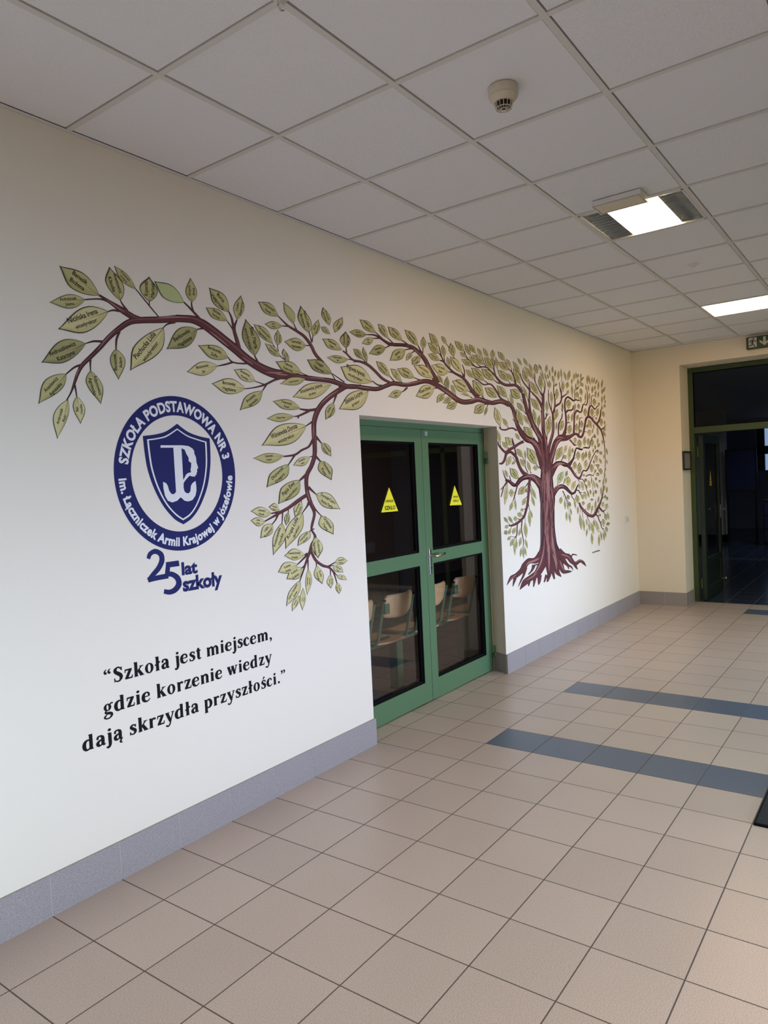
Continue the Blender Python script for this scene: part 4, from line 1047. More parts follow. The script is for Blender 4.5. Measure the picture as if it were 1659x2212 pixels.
('trailing',[(61515,11921,61845,12039),(62162,11726,62475,11774),(62492,11336,62790,11356),(62960,10924,63218,10937),(63308,10425,63509,10445),(64258,9948,64339,9963)]),
('trailing',[(62214,11782,62195,11859),(62878,11790,62868,11829)]),
('trailing',[(62743,11083,62736,11152),(63417,11069,63413,11108)]),
('trailing',[(63448,10316,63474,10374),(64323,10229,64336,10258)]),
('trailing',[(59016,12026,59233,12038),(59400,11550,59549,11563),(59886,11211,59957,11220)]),
('trailing',[(57604,12625,57755,12627),(57996,11774,58072,11774)]),
('trailing',[(57197,12816,57326,12805),(57078,12340,57132,12335)]),
('trailing',[(60759,11747,60896,11772),(61204,11509,61273,11521)]),
('west',[(38520,22365,38420,22561),(39412,22517,39338,22755),(40260,22580,40333,22891),(41077,22537,41381,22864),(41831,22390,42337,22651),(42273,22118,42901,22273),(42565,21601,43228,21711),(42868,20970,43535,21094),(43303,20384,44102,20595),(43944,19857,44866,20196),(44859,19444,45594,19917),(45883,19301,46685,19777),(46518,18972,47776,19301),(46953,18398,48445,18621),(47357,17702,48935,17872),(47723,16990,49263,17124)]),
('west',[(39703,23373,39927,23445),(40188,22926,40450,23047),(41026,22703,41276,22882)]),
('west',[(39756,20556,39866,20609),(40197,20333,40310,20442),(41030,20308,41007,20443),(41752,20452,41699,20584),(42388,20495,42485,20632),(43034,20314,43250,20464)]),
('west',[(41649,20507,41535,20480),(41442,20713,41345,20690)]),
('west',[(40207,20450,40057,20432),(40099,20682,40007,20670)]),
('west',[(42813,21191,42709,21153),(42440,21388,42367,21360)]),
('west',[(42189,22578,42073,22548),(41651,23107,41570,23086)]),
('west',[(42724,22241,42598,22237),(42730,22401,42658,22398)]),
('west',[(44747,20080,44538,20066),(44616,20808,44521,20801)]),
('west',[(39042,22586,38886,22594),(39059,22666,38965,22671)]),
('wedge',[(44325,19587,44566,19367),(43278,19328,43524,19139),(42330,19040,42606,18835),(41412,18805,41711,18611),(40794,18527,41244,18408),(40608,18200,41033,18147),(40342,17828,40715,17741),(39984,17637,40183,17470),(39575,17589,39584,17482)]),
('wedge',[(39513,19385,39613,19394),(39500,19056,39771,19116),(39962,18728,40259,18845),(40549,18442,40811,18603),(41034,18374,41175,18562)]),
('wedge',[(41159,18288,40947,18452),(41622,18414,41644,18650),(42056,18288,42421,18472),(42587,18004,43090,18126),(42890,17542,43428,17628),(43300,17038,43848,17161),(43913,16570,44464,16805),(44934,16215,45483,16554)]),
('wedge',[(41312,18913,41413,18929),(41335,18723,41621,18769)]),
('wedge',[(42104,19716,42226,19732),(42207,19189,42601,19241),(42500,18766,42766,18796),(42632,18248,42991,18281)]),
('wedge',[(40130,18830,40013,18818),(39972,19218,39905,19210)]),
('wedge',[(45137,16730,44955,16702),(44650,17301,44500,17289),(44684,17867,44571,17867)]),
('wedge',[(44710,17593,44587,17569),(44130,18140,44044,18122)]),
('wedge',[(45839,16684,45600,16647),(45678,16801,45550,16781)]),
('wedge',[(47536,17129,47381,17087),(46993,17466,46874,17433)]),
('wedge',[(47620,17196,47611,17102),(47160,17182,47155,17123)]),
('wedge',[(42810,17681,42703,17650),(42161,18113,42086,18090)]),
('wedge',[(44005,19457,43945,19436),(43715,19610,43670,19594)]),
('fallen',[(49100,15259,47530,14915),(47932,16064,46605,15649),(46554,16504,45871,15982),(45185,16602,45139,16102),(43944,16479,44304,16084),(43019,16168,43573,15902),(42487,15838,42854,15568),(42234,15858,41941,15580),(41707,16048,41358,15847),(41085,16208,40874,16010),(40597,16217,40531,16103)]),
('fallen',[(40139,17001,40219,17012),(40453,16376,40624,16409),(40908,16067,41145,16149)]),
('fallen',[(41320,16520,41431,16532),(41536,15956,41760,15976)]),
('fallen',[(40768,16079,41083,15971),(40200,15677,40372,15606),(39572,15377,39633,15345)]),
('fallen',[(40143,15656,40338,15630),(39874,15205,40066,15175),(39589,14775,39727,14751)]),
('fallen',[(45430,16267,45819,16195),(45069,15972,45601,15918),(44856,15297,45374,15262),(44711,14632,45186,14596),(44498,13982,44965,13927),(44145,13435,44594,13354),(43713,12951,44112,12828),(43015,12677,43340,12495),(42251,12482,42481,12279),(41447,12357,41522,12185),(40780,12352,40775,12293)]),
('fallen',[(44914,15826,45098,15766),(44360,15472,44450,15442)]),
('fallen',[(44782,14671,44911,14610),(44414,14505,44485,14471)]),
('fallen',[(44422,13587,44446,13506),(43884,13556,43896,13516)]),
('fallen',[(43795,12979,43734,12907),(43216,13075,43185,13039)]),
('fallen',[(43068,12718,43004,12648),(42422,12837,42391,12802)]),
('fallen',[(41778,12412,41695,12394),(41275,12807,41218,12795)]),
('fallen',[(41147,12330,41068,12310),(40517,12773,40463,12759)]),
('fallen',[(41382,12266,41487,12240),(41143,12003,41203,11987)]),
('fallen',[(42451,12443,42684,12419),(42313,11910,42527,11888),(42222,11407,42426,11365),(41770,11099,41849,11070)]),
('fallen',[(42245,11334,42290,11274),(41780,11281,41774,11238),(41083,11428,41062,11401)]),
('fallen',[(42168,11227,42255,11217),(42107,10886,42155,10880)]),
('fallen',[(43345,12556,43604,12532),(43208,11836,43408,11825),(43408,11158,43588,11154),(43520,10625,43681,10610),(43371,10157,43440,10146)]),
('fallen',[(44062,12858,44164,12852),(44031,12351,44102,12346)]),
('fallen',[(44862,13898,45006,13902),(45060,13398,45133,13400)]),
('fallen',[(45382,15756,45504,15770),(45686,15346,45758,15354)]),
('fallen',[(45239,15359,45362,15368),(45600,14652,45672,14657)]),
('fallen',[(42744,15715,42990,15681),(42413,15205,42637,15171),(42099,14741,42282,14709),(41772,14297,41852,14281)]),
('fallen',[(42404,15096,42429,15045),(42065,15063,42083,15025)]),
('fallen',[(42149,14677,42263,14685),(42249,14502,42325,14507)]),
('fallen',[(43382,16332,43454,16259),(43040,16252,43087,16204)]),
('fallen',[(40925,16009,41015,15997),(40834,15840,40888,15833)]),
]
ROOTS=[
('root',[(46673,9529,47858,8977),(45681,9059,46313,8499),(44375,9139,44804,8637),(43216,8801,44079,8400),(42681,8418,43419,8046),(41694,8127,42149,7750),(40736,8002,41168,7747),(40042,7368,40093,7346)]),
('root',[(43534,8506,44181,8352),(43135,7815,43548,7695),(42623,7388,42866,7304),(42171,6939,42248,6912)]),
('root',[(41376,7858,42006,7696),(41209,7432,41563,7342),(41145,7080,41206,7065)]),
('root',[(45196,8477,45887,8278),(44915,8049,45263,7911),(44233,7759,44380,7680)]),
('root',[(47089,8944,48841,8378),(46283,8309,47777,7784),(45616,7824,46633,7268),(44351,7581,45004,7083),(43111,7315,43904,6873),(42445,6646,42514,6613)]),
('root',[(46149,7452,47163,7303),(46225,6835,46847,6725),(46258,6537,46468,6488)]),
('root',[(45238,7279,45983,7139),(45209,6488,45394,6452)]),
('root',[(44115,7126,44726,7011),(44167,6702,44369,6662)]),
('root',[(47955,8653,49742,8476),(48185,7744,49461,7607),(48389,7177,49270,7017),(48153,6553,48490,6467)]),
('root',[(47954,7255,48562,7086),(47490,6605,47721,6538)]),
('root',[(49172,8259,50267,8147),(49307,7336,50087,7272),(49799,6559,50162,6540)]),
('root',[(49508,8712,51359,8600),(49944,7768,51270,7684),(50312,7033,51308,7082),(51564,6542,51732,6578)]),
('root',[(50251,8577,51948,8592),(51036,7582,52334,7616),(51962,6848,52671,7106),(53432,6698,53444,6974),(54418,6713,54417,6747)]),
('root',[(50554,8913,51739,9325),(52064,8294,52872,8744),(53163,8132,54009,8500),(53948,7661,54865,7898),(55385,7187,55424,7579),(56686,7351,56590,7702),(57280,7172,57815,7329),(58292,6758,58356,6768)]),
('root',[(54558,7516,55390,7576),(55256,7005,55786,7054),(55941,6703,56005,6711)]),
('root',[(54447,8050,54131,8149),(54859,8319,54720,8467),(55881,8148,55936,8231)]),
('root',[(51320,8356,52490,8531),(52281,7787,53090,7941),(53292,7361,53704,7516),(54181,7132,54507,7209),(54684,6775,54752,6779)]),
('root',[(53024,7575,53426,7587),(53525,7059,53742,7064)]),
]
STREAKS=[
('l',[(48930,13691,49261,13664),(48566,12674,48993,12627),(48051,11659,48554,11624),(48369,10579,48923,10567),(48610,9521,49197,9484),(48599,8485,49187,8424),(48577,7444,49010,7390)]),
('l',[(49610,13649,49818,13645),(49667,12064,49980,12051),(49709,11005,50049,10986),(49688,9941,50210,9917),(50021,8835,50594,8823),(50616,7813,51009,7806)]),
('l',[(47936,10842,48085,10828),(47696,9629,47942,9593),(47041,8683,47366,8605),(46265,8073,46552,7968),(45314,7630,45499,7547)]),
('l',[(49691,8983,50023,8983),(50103,8028,50623,8016),(50374,7419,50769,7399)]),
('l',[(46610,9029,46860,8773),(45436,8886,45601,8681),(44374,8827,44548,8681),(43782,8568,43949,8485)]),
('l',[(41861,8038,41990,7935),(41106,7882,41215,7812),(40475,7619,40536,7586)]),
('l',[(46040,7705,46221,7591),(45091,7470,45217,7371),(43700,7304,43795,7214)]),
('l',[(51735,8664,51845,8788),(52685,8460,52810,8571),(53644,8219,53799,8271),(54484,7697,54604,7717)]),
('l',[(55618,7438,55512,7517),(56652,7565,56641,7658),(57359,7310,57434,7340)]),
('l',[(51292,8161,51629,8171),(51810,7503,52088,7521),(52502,6985,52696,7007)]),
('d',[(49347,11985,49502,11974),(49168,10526,49349,10513),(49302,8932,49534,8915),(49483,7962,49638,7950)]),
('d',[(48554,11625,48680,11612),(48167,10096,48318,10080),(48082,8806,48258,8786),(47944,8148,48119,8124)]),
('d',[(47711,13747,48209,13720),(47444,11707,47988,11664),(47312,10180,47680,10136),(47057,9436,47249,9405)]),
('d',[(50457,13292,50749,13276),(50244,11494,50562,11477),(50569,9859,50913,9851),(51123,8995,51411,8999)]),
('d',[(47913,12187,48037,12179),(47804,10646,47928,10635),(47620,9631,47719,9620)]),
('d',[(51050,8546,51402,8594),(51697,8036,52032,8097),(52436,7693,52620,7741)]),
('d',[(45026,8379,45002,8501),(45981,8322,45936,8436),(46724,8338,46650,8453)]),
('d',[(49797,8609,49977,8608),(50366,7480,50521,7476)]),
('m',[(48487,13191,48790,13168),(48226,12172,48602,12135),(47879,11164,48251,11119)]),
('m',[(49036,12377,49368,12347),(48721,11093,49051,11058)]),
('m',[(49197,10247,49580,10243),(49639,9151,49975,9144)]),
('l',[(48982,17323,49261,17325),(48919,16076,49309,16077),(49040,14716,49487,14700),(48739,13601,49014,13576)]),
('l',[(49694,16866,49919,16859),(49338,15502,49676,15495),(49484,13782,49766,13777)]),
('l',[(48150,17210,48366,17223),(48391,16309,48665,16319),(48552,15407,48772,15410)]),
('d',[(48756,18102,49084,18130),(49066,17320,49400,17326),(48908,16536,49073,16528)]),
('d',[(50178,17323,50433,17312),(49944,16518,50171,16514),(49998,15598,50169,15597)]),
('d',[(47795,15764,48066,15765),(47851,14647,48177,14636),(47649,13653,47918,13633)]),
('l',[(46735,16376,46674,16315),(45711,16563,45658,16491),(44819,16626,44791,16563)]),
('l',[(47379,15691,47227,15647),(46496,16219,46360,16153),(45444,16399,45385,16339)]),
('l',[(47025,19123,46901,19078),(46272,19502,46161,19438),(45240,19641,45181,19579)]),
('l',[(48037,18237,47856,18210),(47446,19018,47254,18974),(46647,19387,46545,19349)]),
('l',[(51367,18806,51094,18839),(52059,19492,51714,19571),(53084,19858,52858,19960)]),
('l',[(51035,17032,50799,17133),(52052,17408,51916,17561),(53646,17419,53658,17539)]),
('l',[(50564,14974,50408,15045),(51379,15253,51281,15364),(53144,15292,53125,15387)]),
('l',[(48465,19475,48313,19445),(47940,20031,47752,19979),(46898,20550,46772,20504)]),
('l',[(49443,18804,49304,18795),(49264,19709,49098,19696),(49037,20381,48900,20367)]),
('l',[(13212,22412,13220,22472),(14046,22453,14052,22537),(14568,22552,14566,22600)]),
('l',[(9556,24052,9612,24111),(10232,23712,10291,23771),(10722,23450,10773,23499)]),
('l',[(8478,24572,8472,24529),(7891,24504,7886,24462),(7381,24417,7379,24386)]),
('l',[(11590,23052,11633,23099),(12335,22734,12384,22787)]),
('l',[(16718,22480,16727,22531),(17975,22532,17985,22585)]),
('l',[(6533,24220,6534,24270),(7458,24377,7463,24460),(8227,24495,8233,24537)]),
('l',[(4029,24604,4057,24639),(4536,24331,4577,24384),(4911,24182,4944,24228)]),
('l',[(4366,23392,4399,23367),(3852,22873,3890,22847),(3460,22400,3494,22378)]),
('l',[(2551,21554,2589,21549),(2429,21179,2466,21174)]),
('l',[(19141,21987,19197,21934),(18134,21502,18208,21444),(17481,21044,17550,21000)]),
('l',[(16780,19846,16860,19847),(16665,19044,16754,19044)]),
('l',[(13998,22387,14017,22476),(14902,22416,14919,22494)]),
('l',[(15915,16126,15981,16137),(16152,15455,16229,15467)]),
('l',[(25562,22865,25558,22925),(27267,23090,27254,23157),(28556,23364,28532,23430)]),
('l',[(30608,23083,30692,23149),(31969,22672,32076,22752),(33123,22319,33199,22372)]),
('l',[(35022,22389,34984,22476),(36293,22622,36316,22734),(37764,22504,37818,22577)]),
('l',[(28975,24579,29090,24628),(29579,24072,29720,24131)]),
('l',[(27417,25436,27487,25486),(28392,25070,28464,25121)]),
('l',[(21079,22331,21095,22381),(22408,22315,22425,22366)]),
('l',[(39057,22525,39027,22589),(39870,22672,39883,22742),(41033,22619,41072,22681)]),
('l',[(42485,21943,42643,21969),(42787,21322,42945,21350),(43191,20779,43348,20809)]),
('l',[(44726,19755,44790,19826),(46034,19576,46152,19657),(47063,19196,47237,19244),(47684,18449,47898,18484)]),
('l',[(48762,22938,48909,22946),(48587,21858,48775,21868),(48596,20744,48763,20753)]),
('l',[(51013,21714,51146,21720),(50901,20657,51054,20654),(50020,19410,50166,19398)]),
('l',[(46086,21471,46253,21507),(46876,20581,47081,20626),(47727,19848,47914,19890)]),
('l',[(51264,19086,51497,19062),(50617,18331,50889,18300),(50010,17583,50257,17553)]),
('l',[(51623,19835,51528,19937),(52549,19986,52546,20137),(53570,19918,53659,20031)]),
('l',[(51203,17142,51050,17235),(52152,17374,52050,17518),(53264,17396,53273,17488)]),
('l',[(51057,14807,50929,14865),(52218,15207,52134,15293),(53224,15112,53258,15172)]),
('l',[(55571,16592,55667,16622),(56365,16216,56481,16262),(57098,16033,57212,16100)]),
('l',[(57643,12831,57760,12863),(58696,12315,58825,12366),(60046,11983,60145,12044)]),
('l',[(43937,16251,43904,16320),(45167,16347,45165,16445),(46190,16243,46241,16331)]),
('l',[(46542,15935,46691,15987),(47590,15404,47743,15456)]),
]
NUMERALS=[
('two',[(5452,13381,5281,13456),(5554,13547,5395,13697),(5734,13599,5755,13824),(5912,13497,6146,13613),(5936,13295,6210,13230),(5770,13017,5987,12870),(5481,12767,5655,12609),(5238,12534,5364,12417)]),
('two',[(5303,12366,5257,12590),(5734,12397,5695,12624),(6382,12410,6349,12641)]),
('five',[(6303,12903,6279,13160),(7017,12901,6991,13163)]),
('five',[(6286,13110,6524,13064),(6241,12864,6479,12815),(6183,12574,6419,12522)]),
('five',[(6248,12509,6277,12735),(6533,12460,6646,12672),(6732,12302,7001,12414),(6773,12115,7078,12024),(6614,11952,6799,11736),(6383,11890,6408,11658),(6113,11957,6064,11756)]),
]
TRUNK=[(47894, 17665), (47874, 16884), (47639, 16106), (47202, 15450), (47342, 14667), (47455, 13883), (47411, 13453), (47356, 12738), (47284, 11718), (47175, 10701), (47013, 9896), (46657, 9369), (46493, 8928), (47906, 8150), (49691, 7941), (51465, 8219), (52624, 8693), (51690, 9116), (51000, 9750), (50684, 10663), (50521, 11743), (50491, 12811), (50740, 13597), (50881, 14300), (50658, 15004), (50528, 16048), (50329, 16972), (49905, 17892), (49330, 18345), (48490, 18227)]
SHIELD=[(7345, 19490), (6716, 19121), (6109, 18957), (5458, 18871), (5500, 18138), (5604, 17380), (5887, 16521), (6316, 15732), (6879, 15101), (7380, 14810), (7911, 15081), (8426, 15625), (8916, 16523), (9155, 17442), (9220, 18173), (9219, 18854), (8543, 18957), (7906, 19151)]
SHIELD_LINE=[(7329, 19271), (6703, 18928), (6206, 18801), (5661, 18725), (5701, 18095), (5798, 17378), (6060, 16561), (6458, 15816), (6948, 15282), (7371, 14998), (7834, 15228), (8284, 15728), (8724, 16577), (8951, 17444), (9006, 18122), (9010, 18694), (8473, 18811), (7894, 18972)]
ANCHOR=[(6360, 18473), (7571, 18495), (7916, 18463), (8143, 18353), (8235, 18240), (8233, 18116), (8321, 17935), (8333, 17687), (8423, 17438), (8340, 17362), (8350, 17257), (8297, 17186), (8311, 17124), (8231, 17087), (8197, 17021), (8020, 17033), (7888, 17074), (7740, 16958), (7604, 16834), (7515, 16728), (7501, 16517), (7535, 16352), (7644, 16254), (7795, 16248), (7884, 16354), (7931, 16599), (8027, 16715), (8212, 16820), (8243, 16590), (8238, 16352), (8162, 16116), (7971, 15919), (7732, 15863), (7515, 15906), (7304, 16079), (7094, 15925), (6820, 15859), (6577, 15948), (6440, 16183), (6381, 16505), (6375, 16816), (6540, 16752), (6625, 16626), (6681, 16404), (6792, 16253), (6947, 16233), (7062, 16345), (7060, 16484), (7055, 17458), (7052, 18375), (6353, 18364)]
ANCHOR_GAP=[(7504, 18358), (7683, 18290), (7763, 18103), (7889, 17910), (7878, 17759), (8023, 17664), (7998, 17475), (7955, 17357), (7981, 17233), (7797, 17193), (7695, 17138), (7502, 16864), (7508, 17595)]
# ---------------------------------------------------------------- the room shell
H = 3.111           # underside of the ceiling grid
XE = 7.60           # plane of the far wall
def struct(mb, name, parent=None, bevel=0):
    return tag(mb.build(name, parent, bevel), kind='structure')

w = MB()
w.box((-4.2, 0, 0), (2.11, 0.25, 3.3), M['wall'])
w.box((2.11, 0, 2.06), (3.945, 0.25, 3.3), M['wall'])
v = [(3.945, 0, 0), (7.6, 0, 0), (7.6, 0.25, 0), (4.02, 0.25, 0), (4.02, 0.155, 0)]
n = len(v)
w.mesh([(a, b, 0) for a, b, _ in v] + [(a, b, 2.06) for a, b, _ in v], [tuple(range(n))[::-1], tuple(range(n, 2 * n))] + [(i, (i + 1) % n, n + (i + 1) % n, n + i) for i in range(n)], M['wall'])
w.box((3.945, 0, 2.06), (7.6, 0.25, 3.3), M['wall'])
struct(w, 'wall_left')
w = MB()
w.box((XE, -0.557, 0), (8.10, 0.25, 3.3), M['wall'])
w.box((XE, -4.4, 2.876), (8.10, -0.557, 3.3), M['wall'])
w.box((XE, -5.8, 0), (8.10, -4.4, 3.3), M['wall'])
struct(w, 'wall_far')
w = MB()
w.box((-4.2, -5.8, 0), (-3.6, -5.6, 3.3), M['wall'])
w.box((-3.6, -5.8, 0), (2.4, -5.6, 0.25), M['wall'])
w.box((-3.6, -5.8, 2.75), (7.6, -5.6, 3.3), M['wall'])
w.box((2.4, -5.8, 0), (3.3, -5.6, 2.75), M['wall'])
w.box((6.7, -5.8, 0), (7.6, -5.6, 2.75), M['wall'])
struct(w, 'wall_back')
w = MB(); w.box((-4.4, -5.8, 0), (-4.2, 0.25, 3.3), M['wall']); struct(w, 'wall_near')
w = MB(); w.box((-4.4, -5.8, -0.1), (7.985, 0.16, 0), M['floor']); struct(w, 'floor')
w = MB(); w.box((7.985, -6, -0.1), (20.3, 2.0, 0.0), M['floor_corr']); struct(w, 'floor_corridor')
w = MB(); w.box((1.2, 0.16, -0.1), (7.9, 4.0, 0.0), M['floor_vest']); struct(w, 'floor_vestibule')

# suspended ceiling: tiles lying in a painted grid
CX0, CY1 = 0.27108, 0.604
def cell(k, m):            # k along x, m = 0 is the cut row at the mural wall
    x0 = CX0 + 0.6 * k
    y1 = 0.0 if m == 0 else -(CY1 + 0.6 * (m - 1))
    y0 = -(CY1 + 0.6 * m)
    return x0, x0 + 0.6, y0, y1
LIGHTS = {(4, 2), (9, 2)}
c = MB()
c.box((-4.4, -5.8, 3.20), (8.0, 0.25, 3.3), M['void'])
for k in range(-8, 13):
    for m in range(0, 9):
        if (k, m) in LIGHTS: continue
        x0, x1, y0, y1 = cell(k, m)
        x1 = min(x1, 7.6)
        y0 = max(y0, -5.6)
        if x1 - x0 < 0.1: continue
        g = 0.0165
        j = random.uniform(-0.0012, 0.0012)
        c.box((x0 + g, y0 + g, H + 0.004 + j), (x1 - g, y1 - (g if m else 0.02), H + 0.019 + j), M['ceil'])
struct(c, 'ceiling')
c = MB()
for k in range(-8, 14):
    x = CX0 + 0.6 * k
    if x < 7.58: c.box((x - 0.012, -5.6, H), (x + 0.012, -0.02, H + 0.012), M['bar'])
for m in range(0, 9):
    y = -(CY1 + 0.6 * m)
    if y > -5.6: c.box((-4.2, y - 0.012, H - 0.0008), (7.58, y + 0.012, H + 0.012), M['bar'])
struct(c, 'trim_1')
c = MB()
c.box((-4.2, -0.019, H - 0.001), (7.6, 0.0, H + 0.001), M['bar'])
c.box((-4.2, -0.0015, H - 0.004), (7.6, 0.0, H + 0.02), M['bar'])
c.box((7.581, -5.6, H - 0.001), (7.6, 0.0, H + 0.001), M['bar'])
c.box((7.5985, -5.6, H - 0.004), (7.6, 0.0, H + 0.02), M['bar'])
struct(c, 'trim_2')

# stone skirting, one tile per floor tile, light joints
def skirting(name, runs, h=0.162):
    mb = MB()
    for (axis, a, b, p, sgn) in runs:
        i = math.floor(a / TILE)
        mbx = []
        x = a
        while x < b - 1e-4:
            nx = min(b, TILE * (math.floor((x + 1e-4) / TILE) + 1))
            e0 = 0.0013 if x > a + 1e-4 else 0
            e1 = 0.0013 if nx < b - 1e-4 else 0
            t = 0.012
            if axis == 'x':
                mb.box((x + e0, min(p, p + sgn * t), 0), (nx - e1, max(p, p + sgn * t), h), M['skirt'])
            else:
                mb.box((min(p, p + sgn * t), x + e0, 0), (max(p, p + sgn * t), nx - e1, h), M['skirt'])
            x = nx
        if axis == 'x':
            mb.box((a, min(p, p + sgn * 0.0108), 0), (b, max(p, p + sgn * 0.0108), h - 0.001), M['joint'])
        else:
            mb.box((min(p, p + sgn * 0.0108), a, 0), (max(p, p + sgn * 0.0108), b, h - 0.001), M['joint'])
    return struct(mb, name)
skirting('baseboard_left', [('x', -4.2, 2.118, 0.0, -1), ('x', 3.951, 7.6, 0.0, -1)])
mb = MB()
mb.mesh([(3.94, -0.012, 0), (4.01, 0.15, 0), (4.02, 0.15, 0), (3.95, -0.012, 0), (3.94, -0.012, 0.162), (4.01, 0.15, 0.162), (4.02, 0.15, 0.162), (3.95, -0.012, 0.162)],
        [(0, 3, 2, 1), (4, 5, 6, 7), (0, 1, 5, 4), (1, 2, 6, 5), (2, 3, 7, 6), (3, 0, 4, 7)], M['skirt'])
struct(mb, 'baseboard_reveal')
skirting('baseboard_far', [('y', -0.569, -0.012, 7.6, -1), ('x', 7.600, 7.955, -0.557, -1)])

# ---------------------------------------------------------------- double door to the vestibule
def frame_rect(mb, x0, x1, z0, z1, y0, y1, t, mat):
    mb.box((x0, y0, z0), (x0 + t, y1, z1), mat); mb.box((x1 - t, y0, z0), (x1, y1, z1), mat)
    mb.box((x0 + t, y0, z0), (x1 - t, y1, z0 + t), mat); mb.box((x0 + t, y0, z1 - t), (x1 - t, y1, z1), mat)
door = tag(empty('door_1', (3.04, 0.18, 0)), kind='structure')
f = MB()
f.box((2.03, 0.162, 0), (2.083, 0.225, 2.02), M['green']); f.box((3.988, 0.162, 0), (4.04, 0.225, 2.02), M['green'])
f.box((2.03, 0.162, 2.02), (4.04, 0.225, 2.075), M['green'])
keep(door, f.build('door_frame', bevel=0.002))
def door_leaf(x0, x1, st_l, st_r, hinge_side):
    L = MB(); y0, y1 = 0.155, 0.205
    zt = 2.016
    L.box((x0, y0, 0.006), (x0 + st_l, y1, zt), M['green']); L.box((x1 - st_r, y0, 0.006), (x1, y1, zt), M['green'])
    a, b = x0 + st_l, x1 - st_r
    for z0, z1 in ((0.006, 0.155), (1.020, 1.116), (1.922, zt)):
        L.box((a, y0, z0), (b, y1, z1), M['green'])
    leaf = L.build('door_leaf', bevel=0.002)
    leaf['kind'] = 'structure'
    keep(door, leaf)
    G = MB()
    for z0, z1 in ((0.155, 1.020), (1.116, 1.922)):
        frame_rect(G, a, b, z0, z1, 0.158, 0.200, 0.006, M['gasket'])
        frame_rect(G, a + 0.004, b - 0.004, z0 + 0.004, z1 - 0.004, 0.170, 0.187, 0.011, M['gasket'])
    sub = [G.build('gasket')]
    for z0, z1 in ((0.155, 1.020), (1.116, 1.922)):
        P = MB(); P.box((a + 0.004, 0.188, z0 + 0.004), (b - 0.004, 0.194, z1 - 0.004), M['glass']); sub.append(P.build('pane'))
    base = door.location
    for s_ in sub:
        s_.parent = leaf
    return leaf, a, b
leafL, aL, bL = door_leaf(2.086, 3.0375, 0.092, 0.092, 'l')
leafR, aR, bR = door_leaf(3.0425, 3.985, 0.086, 0.093, 'r')
# handle set and hinges of the right leaf
h = MB()
h.box((3.066, 0.147, 0.940), (3.096, 0.156, 1.134), M['chrome'])
h.lathe([(0.009, 0), (0.009, 0.003)], (3.081, 0.146, 0.99), M['gasket'], 12)
hp = h.build('handle_plate', bevel=0.003)
h = MB()
h.tube([(3.081, 0.150, 1.078), (3.081, 0.105, 1.078), (3.090, 0.098, 1.078), (3.13, 0.096, 1.080), (3.185, 0.098, 1.084), (3.196, 0.10, 1.085)], [0.009, 0.009, 0.010, 0.010, 0.008, 0.006], M['chrome'])
h.tube([(3.196, 0.10, 1.085), (3.207, 0.101, 1.0855)], 0.0085, M['gasket'])
hl = h.build('handle')
hh = MB()
hh.tube([(3.037, 0.153, 1.079), (3.052, 0.135, 1.079)], 0.004, M['chrome'])
for s_ in (hp, hl, hh.build('latch_pin')):
    s_.parent = leafR
for z in (1.83, 0.185):
    h = MB()
    h.box((3.968, 0.128, z - 0.026), (4.018, 0.156, z + 0.026), M['green'])
    h.box((3.955, 0.150, z - 0.055), (3.985, 0.157, z + 0.03), M['green'])
    h.tube([(4.006, 0.135, z - 0.072), (4.006, 0.135, z - 0.03)], 0.013, M['green'])
    o = h.build('hinge', bevel=0.002); o.parent = leafR

